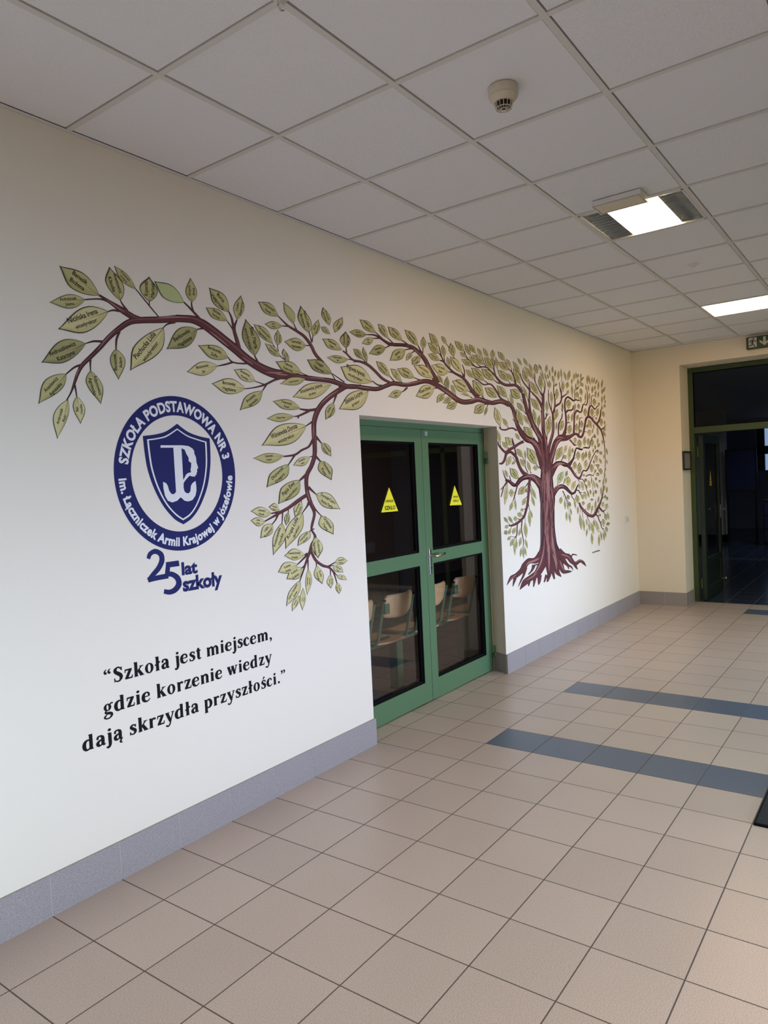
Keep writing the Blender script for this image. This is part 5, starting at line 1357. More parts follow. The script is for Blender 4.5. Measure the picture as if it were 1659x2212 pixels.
# ---------------------------------------------------------------- lettering
class Font:
    """glyph outlines of the built-in sans, diacritics added by hand"""
    def __init__(s, offset):
        s.offset = offset; s.cache = {}
        s.hh = s.width('HH')
        s.cap = max(p[1] for p in s.glyph('H')[0])
    def curve(s, t):
        c = bpy.data.curves.new('tmp', 'FONT'); c.body = t; c.offset = 0.0 if 'M' in t else s.offset; c.resolution_u = 3
        o = bpy.data.objects.new('tmp', c); COL.objects.link(o)
        bpy.context.view_layer.update()
        me = bpy.data.meshes.new_from_object(o.evaluated_get(bpy.context.evaluated_depsgraph_get()))
        v = [(p.co.x, p.co.y) for p in me.vertices]; f = [tuple(p.vertices) for p in me.polygons]
        bpy.data.objects.remove(o); bpy.data.curves.remove(c); bpy.data.meshes.remove(me)
        return v, f
    def width(s, t):
        v, _ = s.curve(t)
        return max(p[0] for p in v) - min(p[0] for p in v)
    BASE = dict(zip('ąćęłńóśźżŁŚŻÓ', 'acelnoszzLSZO'))
    def glyph(s, ch):
        if ch in s.cache: return s.cache[ch]
        if ch == ' ':
            s.cache[ch] = ([], [], 0.26); return s.cache[ch]
        b = s.BASE.get(ch, ch)
        v, f = s.curve(b)
        adv = s.width('H' + b + 'H') - (s.hh if hasattr(s, 'hh') else s.width('HH')) if b != 'H' else 0.74
        x0 = min(p[0] for p in v); x1 = max(p[0] for p in v); top = max(p[1] for p in v); cx = (x0 + x1) / 2
        v = [(a, b_, 0) for a, b_ in v]; f = list(f)
        def quad(pts):
            k = len(v); v.extend((a, b_, 1) for a, b_ in pts); f.append((k, k + 1, k + 2, k + 3))
        t = 0.085 + s.offset
        if ch in 'ćńóśźŚÓ':
            quad([(cx - 0.07, top + 0.05), (cx + 0.03, top + 0.05), (cx + 0.15, top + 0.20), (cx + 0.02, top + 0.20)])
        if ch in 'żŻ':
            quad([(cx - 0.06, top + 0.06), (cx + 0.06, top + 0.06), (cx + 0.06, top + 0.18), (cx - 0.06, top + 0.18)])
        if ch == 'ł':
            quad([(x0 - 0.08, top * 0.42), (x0 - 0.08, top * 0.42 + t), (x1 + 0.08, top * 0.60 + t), (x1 + 0.08, top * 0.60)])
        if ch == 'Ł':
            quad([(x0 - 0.09, top * 0.36), (x0 - 0.09, top * 0.36 + t), (x0 + 0.24, top * 0.62 + t), (x0 + 0.24, top * 0.62)])
        if ch in 'ąę':
            a = x1 - 0.06 if ch == 'ą' else cx + 0.02
            quad([(a - 0.02, 0.02), (a + 0.05, 0.02), (a - 0.01, -0.10), (a - 0.11, -0.11)])
            quad([(a - 0.11, -0.10), (a - 0.03, -0.10), (a + 0.06, -0.13), (a + 0.05, -0.21)])
            quad([(a - 0.11, -0.10), (a + 0.02, -0.13), (a + 0.05, -0.21), (a - 0.07, -0.20)])
        s.cache[ch] = (v, f, adv)
        return s.cache[ch]
    def line(s, t, track=0.0):
        V, Fc, x = [], [], 0.0
        for ch in t:
            v, f, adv = s.glyph(ch)
            k = len(V)
            V += [(p[0] + x, p[1], p[2]) for p in v]; Fc += [tuple(k + i for i in q) for q in f]
            x += adv + track
        x0 = min(p[0] for p in V); x1 = max(p[0] for p in V)
        return [((p[0] - x0), p[1], p[2] * 4e-5) for p in V], Fc, x1 - x0
REG, BOLD, HEAVY = Font(0.016), Font(0.028), Font(0.042)

def LY(k):
    return -0.00025 * k
def put_text(mb, font, text, fn, mat, track=0.0):
    v, f, wd = font.line(text, track)
    mb.mesh([fn(*p) for p in v], f, mat)
def wall_line(mb, font, text, x0, x1, z, cap, mat, y, track=0.0):
    """text on a plane y, from x0 to x1, baseline z, capital height cap"""
    v, f, wd = font.line(text, track)
    mb.mesh([(x0 + p[0] / wd * (x1 - x0), y - p[2], z + p[1] / font.cap * cap) for p in v], f, mat)

# ---------------------------------------------------------------- painted mural: ribbons, leaves
def catmull(pts, n):
    out = []
    for i in range(len(pts) - 1):
        p0, p1, p2, p3 = pts[max(i - 1, 0)], pts[i], pts[i + 1], pts[min(i + 2, len(pts) - 1)]
        for k in range(n):
            t = k / n
            out.append(tuple(0.5 * (2 * b + (c - a) * t + (2 * a - 5 * b + 4 * c - d) * t * t + (3 * b - a - 3 * c + d) * t ** 3) for a, b, c, d in zip(p0, p1, p2, p3)))
    out.append(tuple(pts[-1]))
    return out
SEQ = 0
def ribbon(mb, pts, mat, layer, inset=0.0, minw=0.0, n=4, y=None, taper=False):
    """pts: (left x, left z, right x, right z); inset trims both edges by metres"""
    q = catmull(pts, n)
    global SEQ
    SEQ = (SEQ + 1) % 31
    yy = (LY(layer) if y is None else y) - SEQ * 0.8e-5      # neighbouring strokes never share a plane
    v = []
    for a, b, c, d in q:
        cx, cz = (a + c) / 2, (b + d) / 2
        hw = math.hypot(a - c, b - d) / 2
        k = max((hw - inset) / hw, 0) if hw > 1e-6 else 0
        if taper: k *= math.sin(math.pi * min(max((len(v) / 2 + 0.15) / (len(q) - 0.7), 0), 1)) ** 0.6
        v += [(cx + (a - cx) * k, yy, cz + (b - cz) * k), (cx + (c - cx) * k, yy, cz + (d - cz) * k)]
    mb.mesh(v, [(2 * i, 2 * i + 1, 2 * i + 3, 2 * i + 2) for i in range(len(q) - 1)], mat)
def sc(t):
    return tuple(a / 10000 for a in t)

mural = tag(empty('tree_mural', (5.63, -0.001, 0.72)), 'printed wall mural of a maroon tree with green name leaves arching over the door', 'mural')
parts = []
# trunk with its roots
t = MB()
tp = [sc(p) for p in TRUNK]
def closed(pts, n=4):
    q = catmull([pts[-1]] + list(pts) + [pts[0], pts[1]], n)
    return q[n:-n]
tpo = closed(tp)
t.poly([(x, LY(3), z) for x, z in tpo], M['bk_line'])
cx = sum(p[0] for p in tpo) / len(tpo)
t.poly([(cx + (x - cx) * 0.90, LY(4.2), z) for x, z in tpo], M['bk'])
for tg, pts in ROOTS:
    P = [sc(p) for p in pts]
    rt = MB()
    ribbon(rt, P, M['bk_line'], 3)
    ribbon(rt, P, M['bk'], 4.4, inset=0.006)
    parts.append(rt.build('root'))
for i, (tg, pts) in enumerate(STREAKS):
    P = [sc(p) for p in pts]
    ribbon(t, P, {'l': M['bk_l'], 'm': M['bk_m'], 'd': M['bk_d']}[tg], 5 + 0.02 * i, taper=True)
def span(z):
    xs = []
    for (xa, za), (xb, zb) in zip(tpo, tpo[1:] + tpo[:1]):
        if (za - z) * (zb - z) < 0: xs.append(xa + (xb - xa) * (z - za) / (zb - za))
    return (min(xs), max(xs)) if len(xs) > 1 else None
rs = random.Random(21)
zlo, zhi = min(p[1] for p in tpo) + 0.03, max(p[1] for p in tpo) - 0.06
for i in range(30):
    f0 = 0.06 + 0.88 * ((i * 0.618) % 1.0)
    za = rs.uniform(zlo, zhi - 0.35); zb = min(zhi, za + rs.uniform(0.3, 0.8))
    P = []
    for j in range(7):
        z = zb + (za - zb) * j / 6
        sp = span(z)
        if not sp: continue
        x = sp[0] + (sp[1] - sp[0]) * (f0 + 0.035 * math.sin(3.1 * i + 2.2 * j))
        hw = (sp[1] - sp[0]) * rs.uniform(0.012, 0.022)
        P.append((x - hw, z, x + hw, z))
    if len(P) > 3:
        ribbon(t, P, M[('bk_l', 'bk_d', 'bk_m', 'bk_d', 'bk_l')[i % 5]], 6.4 + 0.02 * i, taper=True)
trunk = t.build('trunk'); parts.append(trunk)
tags = []
for tg, pts in BRANCHES:
    if tg not in tags: tags.append(tg)
for tg in tags:
    b = MB()
    for t2, pts in BRANCHES:
        if t2 != tg: continue
        P = [sc(p) for p in pts]
        wmax = max(math.hypot(p[0] - p[2], p[1] - p[3]) for p in P)
        ribbon(b, P, M['bk_line'], 3)
        ribbon(b, P, M['bk'], 4, inset=max(0.0022, 0.085 * wmax))
        if wmax > 0.02 and len(P) > 3:      # a rose light along the upper edge of the thicker limbs
            Q = []
            for (a, bb, c2, d) in P:
                if bb < d: a, bb, c2, d = c2, d, a, bb
                Q.append((a + (c2 - a) * 0.26, bb + (d - bb) * 0.26, a + (c2 - a) * 0.42, bb + (d - bb) * 0.42))
            nn = len(Q)
            for s0, s1 in ((0, nn // 2 + 1), (nn // 2 + 1, nn)):
                if s1 - s0 >= 3:
                    R = list(Q[s0:s1])
                    for e in (0, -1):
                        a, bb, c2, d = R[e]
                        mx, mz = (a + c2) / 2, (bb + d) / 2
                        R[e] = (mx + (a - mx) * .1, mz + (bb - mz) * .1, mx + (c2 - mx) * .1, mz + (d - mz) * .1)
                    ribbon(b, R, M['bk_m'], 4.6, taper=True)
    parts.append(b.build('branch'))

def prof(u, tip):
    return math.sin(math.pi / 2 * u) ** (1.25 if tip else 0.85)
def leaf_outline(c, inset=0.0, n=13):
    T, B, L, R = Vector(c[0:2]), Vector(c[2:4]), Vector(c[4:6]), Vector(c[6:8])
    ax = T - B; ln = ax.length
    sides = []
    for S in (L, R):
        tl = max(0.25, min(0.75, (S - B).dot(ax) / ln ** 2))
        d = S - (B + ax * tl)
        k = max(0.05, (d.length - inset) / max(d.length, 1e-6))
        d = d * k
        row = []
        for i in range(n + 1):
            tt = i / n
            p = prof(tt / tl, False) if tt < tl else prof((1 - tt) / (1 - tl), True)
            e0 = 0.9 * inset / ln; e1 = 2.2 * inset / ln
            row.append(B + ax * (e0 + tt * (1 - e0 - e1)) + d * p)
        sides.append(row)
    return sides
LFM = {'p': ('lf_p', 'lf_p2'), 'm': ('lf_m', 'lf_m2'), 'd': ('lf_d', 'lf_d2'), 'g': ('lf_g', 'lf_g'), 'y': ('lf_y', 'lf_y'), 'o': ('lf_o', 'lf_o')}
def leaf_mesh(mb, c, col, k, detail=True):
    T, B, L, R = Vector(c[0:2]), Vector(c[2:4]), Vector(c[4:6]), Vector(c[6:8])
    wd = (L - R).length; ln = (T - B).length
    lw = max(0.0026, min(0.0046, 0.042 * wd))
    def strip(a, b, mat, ly):
        n = len(a)
        mb.mesh([(p.x, LY(ly), p.y) for p in a] + [(p.x, LY(ly), p.y) for p in b], [(i, i + 1, n + i + 1, n + i) for i in range(n - 1)], mat)
    o = leaf_outline(c)
    strip(o[0], o[1], M['lf_line'], 7 + k * 0.02)
    i_ = leaf_outline(c, lw)
    fill, shade = LFM[col]
    strip(i_[0], i_[1], M[fill], 8.2 + k * 0.02)
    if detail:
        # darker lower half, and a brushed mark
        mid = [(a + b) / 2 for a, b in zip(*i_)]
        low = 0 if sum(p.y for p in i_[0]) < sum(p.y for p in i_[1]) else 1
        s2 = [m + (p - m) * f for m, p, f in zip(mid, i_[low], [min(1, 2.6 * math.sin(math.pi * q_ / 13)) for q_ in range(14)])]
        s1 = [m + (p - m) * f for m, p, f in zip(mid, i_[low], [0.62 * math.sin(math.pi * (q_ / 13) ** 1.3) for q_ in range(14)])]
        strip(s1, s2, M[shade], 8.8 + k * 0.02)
        ax = T - B; nrm = Vector((-ax.y, ax.x)).normalized()
        v0, v1 = B + ax * 0.02, B + ax * (0.62 if col != 'g' else 0.05)
        if col != 'g':
            hw = max(0.0009, 0.011 * wd)
            mb.mesh([(q.x, LY(9.2 + k * 0.02), q.y) for q in (v0 + nrm * hw, v0 - nrm * hw, v1)], [(0, 1, 2)], M['lf_line'])
def leaf_text(mb, c, txt, k):
    T, B, L, R = Vector(c[0:2]), Vector(c[2:4]), Vector(c[4:6]), Vector(c[6:8])
    ax = T - B; ln = ax.length
    mid = (L + R) / 2 * 0.5 + (B + ax * 0.5) * 0.5
    ux = ax.normalized()
    if abs(ux.x) < 0.10:
        if ux.y < 0: ux = -ux
    elif ux.x < 0: ux = -ux
    uz = Vector((-ux.y, ux.x))
    wd = abs((L - R).dot(uz))
    yy = LY(10 + k * 0.02)
    if txt == '*':      # names too small to make out: two dashes of writing
        rnd = random.Random(k)
        for s_, f_ in ((0.11, 1.0), (-0.13, 0.72)):
            a = mid + uz * (s_ * wd) - ux * (0.25 * ln * f_)
            b = mid + uz * (s_ * wd) + ux * (0.25 * ln * f_)
            hw = 0.055 * wd
            q, nseg = [], 7
            for i in range(nseg + 1):
                p = a + (b - a) * i / nseg
                hh = hw * rnd.uniform(0.55, 1.0)
                q += [(p.x + uz.x * hh, yy, p.y + uz.y * hh), (p.x - uz.x * hh, yy, p.y - uz.y * hh)]
            mb.mesh(q, [(2 * i, 2 * i + 1, 2 * i + 3, 2 * i + 2) for i in range(nseg)], M['lf_line'])
        return
    lines = txt.split('/')
    big = len(lines) == 2 and 'dyrektor' in lines[1]
    n = len(lines)
    cap = 0.205 * wd if n == 2 else 0.22 * wd
    for i, s_ in enumerate(lines):
        v, f, w0 = REG.line(s_)
        cp = cap * ((1.08 if i == 0 else 0.80) if big else 1.0)
        sx = cp / REG.cap * 0.88
        lim = ln * (0.60 if n == 1 else 0.58)
        if w0 * sx > lim: sx = lim / w0
        sy = min(cp / REG.cap, sx * 1.9)
        off = 0.0 if n == 1 else (0.075 * wd if i == 0 else -0.075 * wd - cp * 1.0)
        if n == 1: off = -cp / 2
        mb.mesh([(mid.x + ux.x * (p[0] - w0 / 2) * sx + uz.x * (off + p[1] * sy), yy - p[2], mid.y + ux.y * (p[0] - w0 / 2) * sx + uz.y * (off + p[1] * sy)) for p in v], f, M['ink'])

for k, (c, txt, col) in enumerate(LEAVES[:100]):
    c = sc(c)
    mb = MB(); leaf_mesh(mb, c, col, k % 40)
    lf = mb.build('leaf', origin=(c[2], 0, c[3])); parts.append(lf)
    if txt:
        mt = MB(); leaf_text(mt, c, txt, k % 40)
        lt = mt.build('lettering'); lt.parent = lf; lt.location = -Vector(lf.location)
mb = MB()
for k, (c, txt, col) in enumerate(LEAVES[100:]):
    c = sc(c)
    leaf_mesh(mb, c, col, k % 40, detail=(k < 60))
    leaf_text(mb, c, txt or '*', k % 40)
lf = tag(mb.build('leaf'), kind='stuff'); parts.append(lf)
# the maker's line of tiny print under the roots
mb = MB(); rnd = random.Random(3)
a, b = Vector((6.025, 0.795)), Vector((6.265, 0.795))
for i in range(26):
    x = a.x + (b.x - a.x) * i / 26
    hgt = rnd.uniform(0.010, 0.016)
    mb.face([(x, LY(2), a.y), (x + 0.0068, LY(2), a.y), (x + 0.0068, LY(2), a.y + hgt), (x, LY(2), a.y + hgt)], M['ink'])
parts.append(mb.build('small_print'))
for p in parts:
    keep(mural, p)

# ---------------------------------------------------------------- school emblem
EC = Vector((0.732, 1.718)); ORX, ORZ = 0.341, 0.358; IRX, IRZ = 0.257, 0.269
em = tag(empty('school_emblem', (EC.x, -0.001, EC.y)), 'round navy school emblem with a shield and white anchor sign on the wall', 'emblem')
mb = MB(); N = 96
v = []
for i in range(N):
    a = 2 * math.pi * i / N
    v += [(EC.x + ORX * math.cos(a), LY(3), EC.y + ORZ * math.sin(a)), (EC.x + IRX * math.cos(a), LY(3), EC.y + IRZ * math.sin(a))]
mb.mesh(v, [(2 * i, 2 * i + 1, (2 * i + 3) % (2 * N), (2 * i + 2) % (2 * N)) for i in range(N)], M['blue'])
eparts = [mb.build('ring')]
def arc_text(mb, text, r, a0, a1, cap, inward, track=0.035):
    """r as a fraction of the outer radius at the baseline; a0 to a1 in degrees, reading direction"""
    v, f, wd = HEAVY.line(text, track)
    out = []
    s = cap / HEAVY.cap
    for x, y, dd in v:
        a = math.radians(a0 + (a1 - a0) * x / wd)
        rr = r + (-(y * s) if inward else y * s) / 0.35
        out.append((EC.x + rr * ORX * math.cos(a), LY(5) - dd, EC.y + rr * ORZ * math.sin(a)))
    mb.mesh(out, f, M['whitep'])
mb = MB(); arc_text(mb, 'SZKOŁA PODSTAWOWA NR 3', 0.803, 171.5, 13.0, 0.047, False); eparts.append(mb.build('lettering'))
mb = MB(); arc_text(mb, 'im. Łączniczek Armii Krajowej w Józefowie', 0.937, 183.0, 357.5, 0.041, True); eparts.append(mb.build('lettering'))
mb = MB()
def smooth_poly(pts, mat, ly, corner=()):
    mb.poly([(x, LY(ly), z) for x, z in pts], mat)
S1 = [sc(p) for p in SHIELD]
def shield_pts(P):
    seg = [P[0:4], P[3:10], P[9:16], P[15:18] + [P[0]]]
    out = []
    for s_ in seg:
        out += catmull(s_, 6)[:-1]
    return out
so = shield_pts(S1)
sl = shield_pts([sc(p) for p in SHIELD_LINE])
smooth_poly(so, M['blue'], 3)
eparts.append(mb.build('shield'))
mb = MB()
smooth_poly(sl, M['whitep'], 4)
ccx = sum(p[0] for p in sl) / len(sl); ccz = sum(p[1] for p in sl) / len(sl)
smooth_poly([(ccx + (x - ccx) * 0.945, ccz + (z - ccz) * 0.965) for x, z in sl], M['blue'], 5)
eparts.append(mb.build('shield_border'))
mb = MB()
smooth_poly([sc(p) for p in ANCHOR], M['whitep'], 6)
smooth_poly([sc(p) for p in ANCHOR_GAP], M['blue'], 7)
eparts.append(mb.build('anchor_sign'))
for p in eparts: keep(em, p)

an = tag(empty('anniversary_lettering', (0.74, -0.001, 1.27)), 'navy 25 lat szkoły lettering painted below the round emblem', 'lettering')
ap = []
for tg in ('two', 'five'):
    mb = MB()
    for t2, pts in NUMERALS:
        if t2 == tg: ribbon(mb, [sc(p) for p in pts], M['blue'], 3, n=6)
    ap.append(mb.build('numeral'))
mb = MB(); wall_line(mb, HEAVY, 'lat', 0.7125, 0.8045, 1.2475, 0.058, M['blue'], LY(3)); ap.append(mb.build('word'))
mb = MB(); wall_line(mb, HEAVY, 'szkoły', 0.7140, 0.9515, 1.1710, 0.066, M['blue'], LY(3)); ap.append(mb.build('word'))
for p in ap: keep(an, p)

# ---------------------------------------------------------------- the quotation in a bold serif
def G(s):
    """strokes: kind then points x,y,w ; l straight, s smooth, o ring cx,cy,rx,ry,ix,iy, b ball x,y,r"""
    out = []
    for part in s.split(';'):
        k, *p = part.split()
        out.append((k, [tuple(map(float, q.split(','))) for q in p]))
    return out
STEM = 'l 24,0,24 24,98,24;l 6,96,7 24,96,9;l 6,3,7 42,3,7'
GL = {
 'S': (88, 's 72,116,8 57,137,12 38,140,14 21,124,22 23,100,26 44,80,30 64,60,28 69,34,23 56,9,14 36,4,12 16,16,8;l 74,142,6 72,106,9;l 13,0,6 14,40,9'),
 'z': (74, 'l 8,93,13 68,93,13;l 57,95,23 18,5,23;l 8,7,13 68,7,13;l 11,98,8 9,66,6;l 67,2,8 71,34,6'),
 'k': (92, 'l 24,0,24 24,146,24;l 6,3,7 42,3,7;l 6,143,7 24,143,9;l 34,46,10 72,95,10;l 54,97,7 90,97,7;l 44,62,23 76,3,25;l 56,3,7 96,3,7'),
 'o': (90, 'o 45,50,38,53,15,43'),
 'ł': (50, 'l 25,0,24 25,146,24;l 7,3,7 43,3,7;l 7,143,7 25,143,9;l 2,58,13 50,90,13'),
 'a': (84, 's 14,76,10 22,92,14 40,97,13 56,86,21 60,66,24 60,40,24 61,16,22 68,5,15 82,9,6;s 60,60,9 34,52,16 18,34,22 22,12,22 38,5,13 58,22,9;b 18,76,10'),
 'ą': (84, 's 14,76,10 22,92,14 40,97,13 56,86,21 60,66,24 60,40,24 61,16,22 68,5,15 82,9,6;s 60,60,9 34,52,16 18,34,22 22,12,22 38,5,13 58,22,9;b 18,76,10;s 74,4,8 62,-14,14 62,-30,13 78,-36,6'),
 'j': (46, 's 27,98,24 27,40,24 27,-10,23 18,-38,16 2,-44,9;b 4,-36,10;l 8,96,7 27,96,9;b 26,128,14'),
 'e': (80, 'l 20,54,9 66,56,9;s 66,54,13 63,82,15 44,97,11 21,82,22 13,50,26 20,17,23 44,4,13 62,12,9 74,28,6'),
 's': (68, 's 56,82,8 42,96,11 26,92,15 19,74,21 34,57,24 51,41,24 53,19,19 39,4,12 24,5,10 12,18,7;l 58,100,6 57,70,8;l 10,-1,6 11,32,8'),
 't': (56, 's 26,126,14 26,100,24 26,50,24 27,16,22 38,4,14 54,13,6;l 4,95,10 52,95,10;l 10,98,6 26,124,6'),
 'n': (98, STEM + ';s 32,74,9 46,92,14 62,93,18 73,74,24 74,40,24 74,0,24;l 56,3,7 92,3,7'),
 'm': (146, STEM + ';s 32,74,9 46,92,14 60,93,18 71,74,24 72,40,24 72,0,24;l 54,3,7 90,3,7;s 80,74,9 94,92,14 108,93,18 119,74,24 120,40,24 120,0,24;l 102,3,7 138,3,7'),
 'i': (50, STEM + ';b 25,128,14'),
 'c': (74, 's 62,76,10 52,94,10 40,97,11 21,81,22 13,50,26 20,18,23 43,4,13 60,13,9 70,28,6;b 58,78,10'),
 'd': (96, 'l 68,0,24 68,146,24;l 50,143,7 68,143,9;l 68,3,7 88,5,7;s 64,84,10 44,97,13 22,82,22 14,48,26 21,16,22 40,4,13 62,20,9'),
 'g': (84, 'o 36,64,30,36,10,27;s 54,88,8 68,98,12 82,97,11;s 26,32,8 17,20,13 30,8,21 56,2,23 69,-14,19 58,-37,13 34,-46,11 13,-37,13 11,-22,13 28,-8,9'),
 'r': (68, STEM + ';s 32,70,9 44,90,13 58,94,13;b 58,86,11'),
 'w': (124, 'l 18,96,25 42,1,22;l 40,3,9 62,94,9;l 62,96,25 86,1,22;l 84,3,9 108,96,9;l 2,97,7 38,97,7;l 48,97,7 80,97,7;l 94,97,7 122,97,7'),
 'y': (86, 'l 18,96,25 48,3,22;s 78,97,9 54,20,10 42,-24,12 26,-44,12 12,-40,8;l 2,97,7 40,97,7;l 60,97,7 90,97,7;b 12,-36,10'),
 'p': (94, 'l 25,98,24 25,-46,24;l 7,96,7 25,96,9;l 7,-44,7 44,-44,7;s 30,80,9 48,96,14 68,82,22 77,50,26 70,18,22 50,4,13 30,16,9'),
 'ś': (68, 's 56,82,8 42,96,11 26,92,15 19,74,21 34,57,24 51,41,24 53,19,19 39,4,12 24,5,10 12,18,7;l 58,100,6 57,70,8;l 10,-1,6 11,32,8;l 30,112,8 48,140,18'),
 ',': (38, 'b 19,10,13;s 26,10,14 25,-10,12 10,-30,5'),
 '.': (40, 'b 20,11,14'),
 '“': (72, 'b 18,112,12;s 10,114,14 14,136,10 28,148,5;b 50,112,12;s 42,114,14 46,136,10 60,148,5'),
 '”': (72, 'b 16,136,12;s 23,134,14 20,114,10 6,102,5;b 48,136,12;s 55,134,14 52,114,10 38,102,5'),
}
def serif_line(text, x0, x1, zfun, unit, ly):
    adv = []
    for ch in text: adv.append(46 if ch == ' ' else GL[ch][0] + 7)
    total = sum(adv) - 7
    sx = (x1 - x0) / total; x = 0
    seq = [0]
    def PT(px, py):
        X = x0 + px * sx
        return (X, LY(ly) - (seq[0] % 10) * 1.8e-5, zfun(X) + py * unit)
    words = []
    mb = MB()
    for ch, ad in zip(text, adv):
        if ch == ' ':
            words.append(mb); mb = MB()
        else:
            for kind, pts in G(GL[ch][1]):
                seq[0] += 1
                if kind in 'ls':
                    q = pts if kind == 'l' else catmull(pts, 5)
                    v = []
                    for i, (px, py, pw) in enumerate(q):
                        a = q[max(i - 1, 0)]; b = q[min(i + 1, len(q) - 1)]
                        dx, dy = b[0] - a[0], b[1] - a[1]; l_ = math.hypot(dx, dy)
                        pw = pw * 1.13 + 1.0
                        nx, ny = -dy / l_ * pw / 2, dx / l_ * pw / 2
                        v += [PT(x + px + nx, py + ny), PT(x + px - nx, py - ny)]
                    mb.mesh(v, [(2 * i, 2 * i + 1, 2 * i + 3, 2 * i + 2) for i in range(len(q) - 1)], M['ink'])
                elif kind == 'b':
                    px, py, r = pts[0]
                    mb.face([PT(x + px + r * math.cos(t * math.pi / 8), py + r * math.sin(t * math.pi / 8)) for t in range(16)], M['ink'])
                elif kind == 'o':
                    a = [float(z) for z in pts[0]]
                    a[2] += 1.5; a[3] += 1; a[4] -= 1.5; a[5] -= 1
                    v = []
                    for t in range(28):
                        th = t * math.pi / 14
                        v += [PT(x + a[0] + a[2] * math.cos(th), a[1] + a[3] * math.sin(th)), PT(x + a[0] + a[4] * math.cos(th), a[1] + a[5] * math.sin(th))]
                    mb.mesh(v, [(2 * i, 2 * i + 1, (2 * i + 3) % 56, (2 * i + 2) % 56) for i in range(28)], M['ink'])
        x += ad
    return words + [mb]
ql = tag(empty('quotation_lettering', (0.77, -0.001, 0.70)), 'black serif quotation in three lines low on the left of the wall', 'lettering')
for text, x0, x1, z, u in (('“Szkoła jest miejscem,', 0.284, 1.268, 0.8365, 0.00043), ('gdzie korzenie wiedzy', 0.274, 1.257, 0.7135, 0.00043), ('dają skrzydła przyszłości.”', 0.172, 1.357, 0.5905, 0.00043)):
    for wd_ in serif_line(text, x0, x1, lambda X: z, u, 3):
        keep(ql, wd_.build('word'))

# ---------------------------------------------------------------- on the door
def sticker(ax, bl, br, lines, label):
    y = 0.1868
    mb = MB(); mb.face([(bl[0], y, bl[1]), (br[0], y, br[1]), (ax[0], y, ax[1])], M['yellow'])
    e = tag(mb.build('warning_sticker', origin=(bl[0], y, bl[1])), label, 'sticker', 'yellow warning triangles on the glass')
    mt = MB()
    for s_, x0, x1, z, cap in lines:
        wall_line(mt, BOLD, s_, x0, x1, z, cap, M['black'], y - 0.0005)
    t_ = mt.build('lettering'); t_.parent = e; t_.location = -Vector(e.location)
    return e
sticker((2.648, 1.604), (2.543, 1.434), (2.745, 1.433), [('UWAGA', 2.600, 2.694, 1.500, 0.018), ('SZKŁO', 2.586, 2.712, 1.449, 0.026)], 'yellow triangle sticker with larger lower word on the left glass door')
sticker((3.540, 1.592), (3.454, 1.437), (3.643, 1.432), [('UWAGA', 3.510, 3.588, 1.494, 0.016), ('SZKŁO', 3.508, 3.594, 1.462, 0.017)], 'yellow triangle sticker with two small words on the right glass door')
mb = MB(); wall_line(mb, REG, '139', 3.088, 3.122, 1.972, 0.031, M['whitep'], 0.1545)
tag(mb.build('room_number', origin=(3.1, 0.1545, 1.98)), 'small white room number 139 at the top of the green door', 'number')

# ---------------------------------------------------------------- vestibule behind the door
w = MB()
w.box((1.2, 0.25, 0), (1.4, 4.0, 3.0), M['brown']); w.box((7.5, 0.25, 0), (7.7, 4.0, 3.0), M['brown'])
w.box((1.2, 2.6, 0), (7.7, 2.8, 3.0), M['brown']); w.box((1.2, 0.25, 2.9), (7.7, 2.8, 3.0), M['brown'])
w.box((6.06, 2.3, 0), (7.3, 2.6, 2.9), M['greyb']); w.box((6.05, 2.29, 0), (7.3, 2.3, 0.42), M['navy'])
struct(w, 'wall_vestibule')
col = MB()
col.box((4.28, 0.45, 0.0), (4.62, 0.54, 2.9), M['pale']); col.box((4.272, 0.442, 0), (4.628, 0.548, 0.09), M['skirt'])
tag(col.build('column'), kind='structure')

